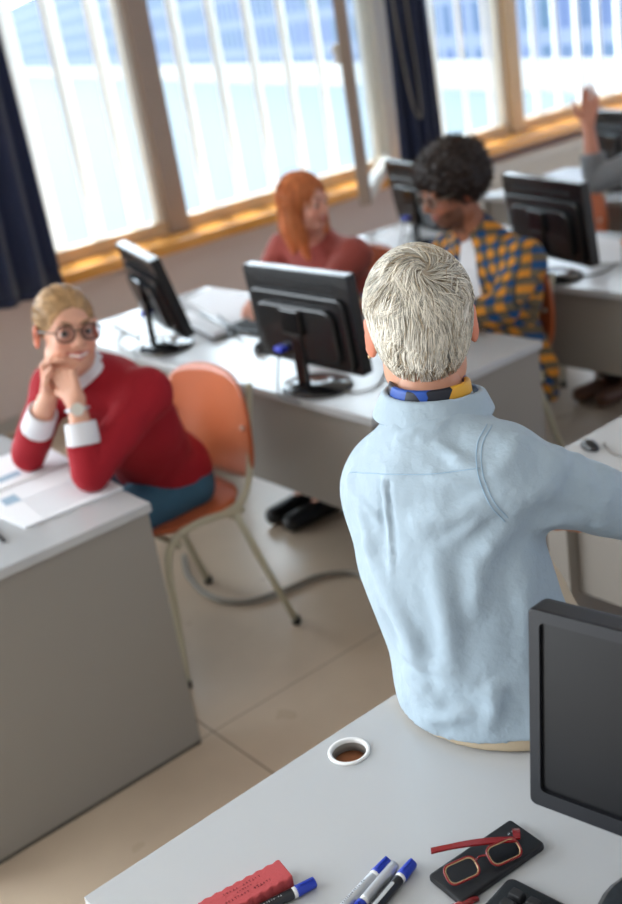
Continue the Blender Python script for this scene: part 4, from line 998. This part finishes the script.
def legs_seated(g, kz=.50, fwd=None, fl=.40, foot=(0, 0)):
    f = nz((g.Fp[:, 1] if fwd is None else fwd)*A_([1, 1, 0])); out = []
    for s in (-1, 1):
        hip = g.pel+g.Fp[:, 0]*s*.085-A_([0, 0, .02]); kn = hip+f*fl; kn[2] = kz; an = A_([kn[0], kn[1], .10])+A_([foot[0]*s, 0, 0])-f*foot[1]; toe = A_([an[0], an[1], .035])+f*.15
        out.append((hip, kn, an, toe))
    return out
def hair_shell(T, g, fn, col, name='hair', res=.0045, m=.17, colf=None):
    hs = getattr(g, 'hs', 1.)
    def f(P): return fn((P-g.head)@g.Fh/hs)*hs
    return sdf_obj(name, [(f, g.head-m, g.head+m, res)], 'hair', T, colf or (lambda V: L3(col)*(.8+.35*(.5+.5*np.sin(wob(V, 60)*4))[:, None])))
def long_strands(T, g, so, roots, dirs, L, n_seg, cols, rad, surf, droop, name='hair_strands'):
    hs = getattr(g, 'hs', 1.); n = len(roots); paths = np.empty((n, n_seg, 3)); p = roots.copy(); d = dirs.copy(); dnl = g.Fh.T@A_([0, 0, -1.])
    for j in range(n_seg):
        paths[:, j] = p; d = d*(1-droop)+dnl*droop; d /= np.linalg.norm(d, axis=1, keepdims=True); p = p+d*(L/(n_seg-1))[:, None]
        # slide on the hair volume
        e = .002; v = surf(p); gx = np.stack([surf(p+e*A_(k))-v for k in ((1, 0, 0), (0, 1, 0), (0, 0, 1))], 1); gx /= np.linalg.norm(gx, axis=1, keepdims=True)+1e-9; p = p-gx*(v-.001)[:, None]*.9
    W = g.head+(paths*hs)@g.Fh.T; st = strands(name, W, rad*(.6+.8*rng.random(n)), cols, 'hair', T)
    st.parent = so; st.matrix_parent_inverse = (Matrix.Translation(T.location) @ so.matrix_parent_inverse).inverted(); return st
def surf_points(fn, n, keep, r=.1):
    u = rng.normal(size=(n*4, 3)); u /= np.linalg.norm(u, axis=1, keepdims=True); p = u*.16+A_([0, -.01, .02]); 
    for _ in range(40): p = p-(p-A_([0, -.01, .02]))/np.linalg.norm(p-A_([0, -.01, .02]), axis=1, keepdims=True)*fn(p)[:, None]*.8
    k = keep(p); return p[k][:n]

# =================================================================== woman in the red sweater
g = Fig(); g.w = .92; g.nk = .9; g.hs = .96
g.head = at_y(67, 331, 1.20); g.Fh = frame((.975, -.16, .06), roll=.14); g.dp = .86; g.pel = A_([-2.85, 1.50, .55]); g.Fp = frame((.15, -.98, .12))
g.shl = A_([-2.540, 1.350, .925]); g.shr = A_([-2.825, 1.205, .945]); g.chest = (g.shl+g.shr)/2+A_([-.035, .075, -.11]); g.Fc = frame((.40, -.85, -.30), nz(A_([.03, -.28, .40])))
g.neck = g.head+A_([-.045, .045, -.125])
g.ell = A_([-2.50, 1.105, .792]); g.elr = A_([-2.805, 1.075, .792]); g.wrl = at_y(76, 402, 1.135); g.wrr = at_y(50, 392, 1.115)
g.legs = legs_seated(g, .50, (.05, -1, 0), .40)
chin = g.head+g.Fh@A_([0, .05, -.10])
hl = hand_caps(g.wrl, g.Fc[:, 2]*.2+A_([-.35, .02, 1.0]), A_([-.5, .8, 0]), (-.3, -.3, .5), (1.15, 1.25, 1.3, 1.35), .93, .7)
hr = hand_caps(g.wrr, A_([.15, .12, 1.0]), A_([.75, .6, -.1]), (0, -.5, .8), (.9, 1.0, 1.1, 1.2), .93, .6)
T2 = person('smiling woman in a red sweater and dark glasses, chin on her hands', tuple(A_([g.pel[0], g.pel[1], .46])), g, (222, 168, 142), (196, 96, 92), (128, 96, 66), smile=1., hands=((hl, g.wrl, g.ell), (hr, g.wrr, g.elr)), head_res=.0032, gaze=(.25, 1, 0))
top = top_sdf(g, .010, .008, (.058, .050, .044), (.42, .42), -.08, .060)
garment('sweater', top, pts_of(g), 'red_knit', T2, .006, .14)
def cuff(T, e, w_, a, b, r0, r1, m='white_cotton', name='cuff'):
    p, q = e+(w_-e)*a, e+(w_-e)*b
    def f(P): return smax(smax(np.abs(cap(P, e, w_, r0, r1))-.004, halfspace(P, q, w_-e), .003), -halfspace(P, p, w_-e), .003)
    return garment(name, f, [p, q], m, T, .004, .07)
cuff(T2, g.ell, g.wrl, .40, .72, .044, .034)['label'] = 'white shirt cuff'; cuff(T2, g.elr, g.wrr, .40, .70, .044, .034)['label'] = 'white shirt cuff'
def col2(P):
    q = (P-g_.neck)@g_.Fc; rad = np.hypot(q[:, 0], q[:, 1]-.005); z = q[:, 2]-.25*np.abs(q[:, 0])
    return smax(smax(np.abs(rad-(.058-.35*z))-.004, z-.024+.30*np.maximum(q[:, 1], 0), .004), -(z+.028), .004)
g_ = g; garment('collar', col2, [g.neck], 'white_cotton', T2, .0035, .12)
garment('jeans', trousers(g, .008, (.085, .062, .050), None), [g.pel]+[p for l in g.legs for p in l], 'jeans', T2, .009, .15)
shoes(g, 'black_shoe', T2)
# wrist watch
wd_ = nz(g.wrl-g.ell); wp = g.ell+(g.wrl-g.ell)*.90; wa = nz(np.cross(wd_, (0, 0, 1))); wb = np.cross(wd_, wa); ringp = [wp+.0285*(math.cos(a)*wa+math.sin(a)*wb) for a in np.linspace(0, 2*PI, 25)]
lst = []
wt = adopt(tubes('watch', [(ringp, .0045)], 'silver', None, 6), T2)
to_cam = nz(CAM-wp); fdir = nz(to_cam-wd_*np.dot(to_cam, wd_)); V, F = tube_np([wp+fdir*.026, wp+fdir*.036], .017, 20)
wc = adopt(add_mesh('watch_face', V, F, 'white_metal', None, False), T2); wc.parent = wt; wc.matrix_parent_inverse = (Matrix.Translation(T2.location) @ wt.matrix_parent_inverse).inverted()
glasses_on(T2, g.head, g.Fh, 'black', True, .96, .052, .042)
def fn2(q):
    d = ell(q, (0, -.022, .040), (.081, .099, .087)); y, z = q[:, 1], q[:, 2]
    d = smax(d, -ell(q, (0, .10, -.03), (.075, .085, .105)), .012); d = smax(d, -(z+.055), .02); d = smax(d, -(ell(q, (.0, .03, -.06), (.12, .045, .055))), .01)
    d = smin(d, ell(q, (0, -.118, -.012), (.034, .03, .036)), .015)
    return d-.0006*np.sin(q[:, 0]*230+np.sin(q[:, 2]*60))-.0008*np.sin(np.arctan2(q[:, 0], q[:, 2]-.0)*26)
def hcol(a, b):
    return lambda n: (lambda k: L3(a)*k+L3(b)*(1-k))(rng.random(n)[:, None])*(.75+.5*rng.random(n)[:, None])
hs2 = hair_shell(T2, g, fn2, (178, 140, 96))
rt = surf_points(fn2, 2600, lambda p: (fn2(p) < .004) & (p[:, 2] > -.04)); tg = A_([0, -.118, -.01])-rt; tg /= np.linalg.norm(tg, axis=1, keepdims=True)
long_strands(T2, g, hs2, rt, tg, .07+.03*rng.random(len(rt)), 7, hcol((204, 166, 118), (134, 98, 62))(len(rt)), .0011, fn2, .0)

# =================================================================== red-haired woman
g = Fig(); g.w = .94; g.nk = .9; g.hs = .98
g.head = at_y(305, 203, 2.69); g.Fh = frame((.90, .18, -.08), roll=-.02); g.pel = A_([-3.50, 2.86, .57]); g.Fp = frame((0, -1, 0)); hx = g.head
g.neck = A_([hx[0]-.03, hx[1]+.045, hx[2]-.135]); g.chest = A_([g.neck[0]-.01, g.neck[1]+.055, g.neck[2]-.21]); g.Fc = frame((.15, -1, -.15))
g.shl = g.chest+g.Fc@A_([-.168, 0.01, .095]); g.shr = g.chest+g.Fc@A_([.168, .01, .095])
# sitter faces -Y: her own left is +X
g.shl, g.shr = g.chest+g.Fc@A_([-.180, .01, .120]), g.chest+g.Fc@A_([.215, .01, .135])
g.ell = A_([g.shl[0]+.03, 2.60, .80]); g.elr = A_([g.shr[0]+.02, 2.60, .80]); g.wrl = A_([g.ell[0]-.03, 2.40, .785]); g.wrr = A_([g.elr[0]+.20, 2.45, .785])
g.legs = legs_seated(g, .52, (0, -1, 0), .40, (0, .02)); g3 = g
g.legs = [(a, A_([b[0], b[1], .53]), A_([c[0]+dx, 2.30, .10]), A_([c[0]+dx, 2.16, .035])) for (a, b, c, d), dx in zip(g.legs, (.30, .36))]
h1 = hand_caps(g.wrl, (-.2, -1, -.05), (0, 0, -1), (-1, 0, 0), (.25, .3, .3, .35), .93, .3); h2 = hand_caps(g.wrr, (.2, -1, -.05), (0, 0, -1), (1, 0, 0), (.25, .3, .3, .35), .93, .3)
T3 = person('red-haired woman in a rust sweater behind the middle monitor, looking right', (g.pel[0], g.pel[1], .46), g, (234, 178, 156), (196, 106, 96), (150, 88, 56), hands=((h1, g.wrl, g.ell), (h2, g.wrr, g.elr)), gaze=(.1, 1, 0))
garment('sweater', top_sdf(g, .014, .014, (.066, .054, .044), (.9, .9), -.05, .074), pts_of(g), 'rust_knit', T3, .008, .15)
garment('trousers', trousers(g, .006, (.085, .062, .050)), [g.pel]+[p for l in g.legs for p in l], 'dark_cloth', T3, .010, .15)
shoes(g, 'black_shoe', T3)
def fn3(q):
    d = ell(q, (0, -.022, .040), (.083, .101, .088)); 
    d = smax(d, -ell(q, (0, .115, -.045), (.072, .105, .125)), .012)
    for s in (-1, 1): d = smin(d, chain(q, [(s*.060, -.02, .03), (s*.078, .002, -.05), (s*.070, .024, -.13), (s*.060, .040, -.205)], (.034, .030, .030, .013)), .03)
    d = smin(d, chain(q, [(0, -.075, .0), (0, -.08, -.10), (0, -.08, -.2)], (.05, .055, .02)), .04)
    return d-.0025*np.sin(np.arctan2(q[:, 0], q[:, 1]+.03)*28+np.sin(q[:, 2]*30))
hs3 = hair_shell(T3, g, fn3, (216, 128, 76), m=.27, res=.005)
rt = surf_points(fn3, 1500, lambda p: (p[:, 2] > -.01)); away = rt-A_([0, -.02, .13]); away /= np.linalg.norm(away, axis=1, keepdims=True)
long_strands(T3, g, hs3, rt, away, .16+.06*rng.random(len(rt)), 9, hcol((240, 158, 98), (190, 98, 54))(len(rt)), .0014, fn3, .35)

# =================================================================== man in the plaid shirt
g = Fig(); g.w = 1.06; g.nk = 1.05; g.hs = 1.02
g.head = at_y(450, 190, 2.72); g.Fh = frame((-.26, -.93, -.26)); hx = g.head; g.pel = A_([-2.74, 2.84, .57]); g.Fp = frame((0, -1, 0))
g.neck = hx+A_([.015, .06, -.125]); g.chest = g.neck+A_([.02, .075, -.225]); g.Fc = frame((.0, -1, -.25))
g.shl = g.chest+g.Fc@A_([-.19, .01, .095]); g.shr = g.chest+g.Fc@A_([.19, .01, .095])
g.ell = A_([-2.44, 2.64, .80]); g.wrl = A_([-2.53, 2.44, .785]); g.elr = A_([g.shr[0]-.10, 2.61, .80]); g.wrr = A_([g.elr[0]+.02, 2.42, .79])
g.legs = legs_seated(g, .54, (0, -1, 0), .42); g4 = g
g.legs = [(a, b, A_([c[0], c[1]+.10, .10]), A_([c[0], c[1]-.05, .035])) for (a, b, c, d) in g.legs]
h1 = hand_caps(g.wrl, (-.6, -.8, -.05), (0, 0, -1), (-1, 0, 0), (.3, .35, .4, .5), 1.02, .3); h2 = hand_caps(g.wrr, (.1, -1, -.05), (0, 0, -1), (1, 0, 0), (.25, .3, .35, .4), 1.02, .3)
T4 = person('man with a dark afro and an open plaid shirt looking down', (g.pel[0], g.pel[1], .46), g, (158, 102, 76), (160, 96, 86), (30, 22, 18), beard=(60, 40, 32), female=False, hands=((h1, g.wrl, g.ell), (h2, g.wrr, g.elr)), gaze=(0, 1, -.4))
tee = top_sdf(g, .006, .004, (.05, .045, .04), (-.4, -.4), -.1, .062)
def tee_f(P): return np.maximum(tee(P), np.minimum(np.linalg.norm(P-g4.chest, axis=1)-.30, 9))
garment('t_shirt', tee_f, pts_of(g), 'white_cotton', T4, .007, .14)
sh4 = top_sdf(g, .020, .018, (.066, .060, .050), (.62, .62), -.22, .070)
def plaid(P):
    d = sh4(P); q = (P-g4.chest)@g4.Fc; tail = chain(P, [g4.pel+A_([.14, .07, .02]), g4.pel+A_([.19, .11, -.10]), g4.pel+A_([.20, .12, -.20])], (.07, .055, .035)); d = smin(d, smax(tail, .0-9., .01), .05)
    op = ell(q, (-.0, .14, -.03), (.058, .13, .30)); return smax(d, -op, .01)
garment('plaid_shirt', plaid, pts_of(g)+[g.pel+A_([.17, .1, -.2])], 'plaid', T4, .0075, .14)
garment('trousers', trousers(g, .008, (.09, .066, .052)), [g.pel]+[p for l in g.legs for p in l], 'dark_cloth', T4, .010, .15)
shoes(g, 'black_shoe', T4)
glasses_on(T4, g.head, g.Fh, 'cable', True, 1.02, .05, .04)
def fn4(q):
    d = ell(q, (0, -.03, .064), (.120, .126, .098)); d = smin(d, ell(q, (0, -.055, .01), (.104, .088, .07)), .04)
    d = smax(d, -ell(q, (0, .16, -.042), (.09, .118, .110)), .015)
    return d-.006*wob(q, 95)-.004*wob(q, 190, 4)
hs4 = hair_shell(T4, g, fn4, (42, 30, 26), m=.21, res=.004, colf=lambda V: L3((36, 25, 21))*(.6+.8*rng.random((len(V), 1))))
# curls: small coils standing off the afro
rt = surf_points(fn4, 1400, lambda p: np.abs(fn4(p)) < .004); nn = rt-A_([0, -.03, .05]); nn /= np.linalg.norm(nn, axis=1, keepdims=True); a1 = np.cross(nn, A_([.2, .7, .6])); a1 /= np.linalg.norm(a1, axis=1, keepdims=True); a2 = np.cross(nn, a1)
k_ = 8; ph = rng.random((len(rt), 1))*6.28; pth = np.stack([rt-nn*.004+nn*(.018*j/(k_-1))+.004*(a1*np.cos(ph+j*1.3)+a2*np.sin(ph+j*1.3)) for j in range(k_)], 1)
st = strands('hair_strands', g.head+(pth*g.hs)@g.Fh.T, .0016*np.ones(len(rt)), L3((50, 33, 26))*(.5+rng.random((len(rt), 1))), 'hair', T4); st.parent = hs4; st.matrix_parent_inverse = (Matrix.Translation(T4.location) @ hs4.matrix_parent_inverse).inverted()

# =================================================================== person raising a hand at the right edge
g = Fig(); g.w = .95; g.nk = 1.; g.hs = 1.
g.pel = A_([-2.74, 4.10, .57]); g.Fp = frame((0, -1, 0)); g.chest = A_([-2.68, 4.06, .90]); g.Fc = frame((0, -1, -.05)); g.neck = A_([-2.67, 4.06, 1.10]); g.head = A_([-2.66, 4.03, 1.215]); g.Fh = frame((.2, -1, -.05))
g.shl = g.chest+g.Fc@A_([-.17, .01, .095]); g.shr = g.chest+g.Fc@A_([.17, .01, .095]); g.elr = at_y(596, 180, 3.98); g.wrr = at_y(588, 124, 3.98)
g.ell = g.shl+A_([.05, -.16, -.20]); g.ell[2] = .80; g.wrl = g.ell+A_([-.12, -.16, .0])
g.legs = legs_seated(g, .53, (-.15, -1, 0), .36); g.legs = [(a, b, A_([-2.95+dx, 3.86, .10]), A_([-2.98+dx, 3.72, .035])) for (a, b, c, d), dx in zip(g.legs[::-1], (0, .12))]
up_ = g.wrr-g.elr; h1 = hand_caps(g.wrr, up_+A_([.07, 0, 0]), nz(CAM-g.wrr), (-1, 0, 0), (.12, .1, .12, .2), .98, .1, .06); h2 = hand_caps(g.wrl, (-.4, -1, 0), (0, 0, -1), (-1, 0, 0))
T5 = person('person in a grey sweater at the right edge raising one hand', (g.pel[0], g.pel[1], .46), g, (206, 144, 122), (170, 90, 86), (70, 50, 40), hands=((h1, g.wrr, g.elr), (h2, g.wrl, g.ell)))
garment('sweater', top_sdf(g, .014, .012, (.064, .060, .050), (.9, .50), -.1, .062), pts_of(g), 'grey_knit', T5, .008, .15)
garment('trousers', trousers(g, .006, (.085, .062, .050)), [g.pel]+[p for l in g.legs for p in l], 'dark_cloth', T5, .010, .15)
shoes(g, 'brown_leather', T5)
def fn5(q):
    d = ell(q, (0, -.022, .040), (.083, .101, .090)); d = smax(d, -ell(q, (0, .115, -.045), (.072, .105, .125)), .012); return smax(d, -(q[:, 2]+.06), .02)
hair_shell(T5, g, fn5, (70, 48, 34))

SKY_ROOM, SKY_WINDOW, SUN, EXPO = .60, 9.5, 8.0, 0.0

# ------------------------------------------------------------------ light: bright hazy sky, stronger on the window side
w = bpy.data.worlds.new('World'); bpy.context.scene.world = w; w.use_nodes = True; nt = w.node_tree; bg = nt.nodes['Background']
tc = nt.nodes.new('ShaderNodeTexCoord'); sp = nt.nodes.new('ShaderNodeSeparateXYZ'); nt.links.new(tc.outputs['Generated'], sp.inputs[0])
mr = nt.nodes.new('ShaderNodeMapRange'); mr.interpolation_type = 'SMOOTHSTEP'; mr.inputs['From Min'].default_value = .0; mr.inputs['From Max'].default_value = -.6
mr.inputs['To Min'].default_value = SKY_ROOM; mr.inputs['To Max'].default_value = SKY_WINDOW
nt.links.new(sp.outputs['X'], mr.inputs['Value']); nt.links.new(mr.outputs['Result'], bg.inputs['Strength'])
cm = nt.nodes.new('ShaderNodeMix'); cm.data_type = 'RGBA'; m2 = nt.nodes.new('ShaderNodeMapRange'); m2.inputs['From Min'].default_value = .0; m2.inputs['From Max'].default_value = -.6
nt.links.new(sp.outputs['X'], m2.inputs['Value']); nt.links.new(m2.outputs['Result'], cm.inputs['Factor']); cm.inputs['A'].default_value = (1, .98, .96, 1); cm.inputs['B'].default_value = (.84, .93, 1, 1); nt.links.new(cm.outputs['Result'], bg.inputs['Color'])
s = bpy.data.lights.new('sun', 'SUN'); s.energy = SUN; s.angle = math.radians(3); s.color = (1, .95, .88)
so = bpy.data.objects.new('sun', s); C.objects.link(so); so.rotation_euler = Vector((-.36, .16, .9)).to_track_quat('Z', 'Y').to_euler()
vs = bpy.context.scene.view_settings; vs.view_transform = 'Standard'; vs.look = 'None'; vs.gamma = 1; vs.exposure = EXPO; vs.use_curve_mapping = False
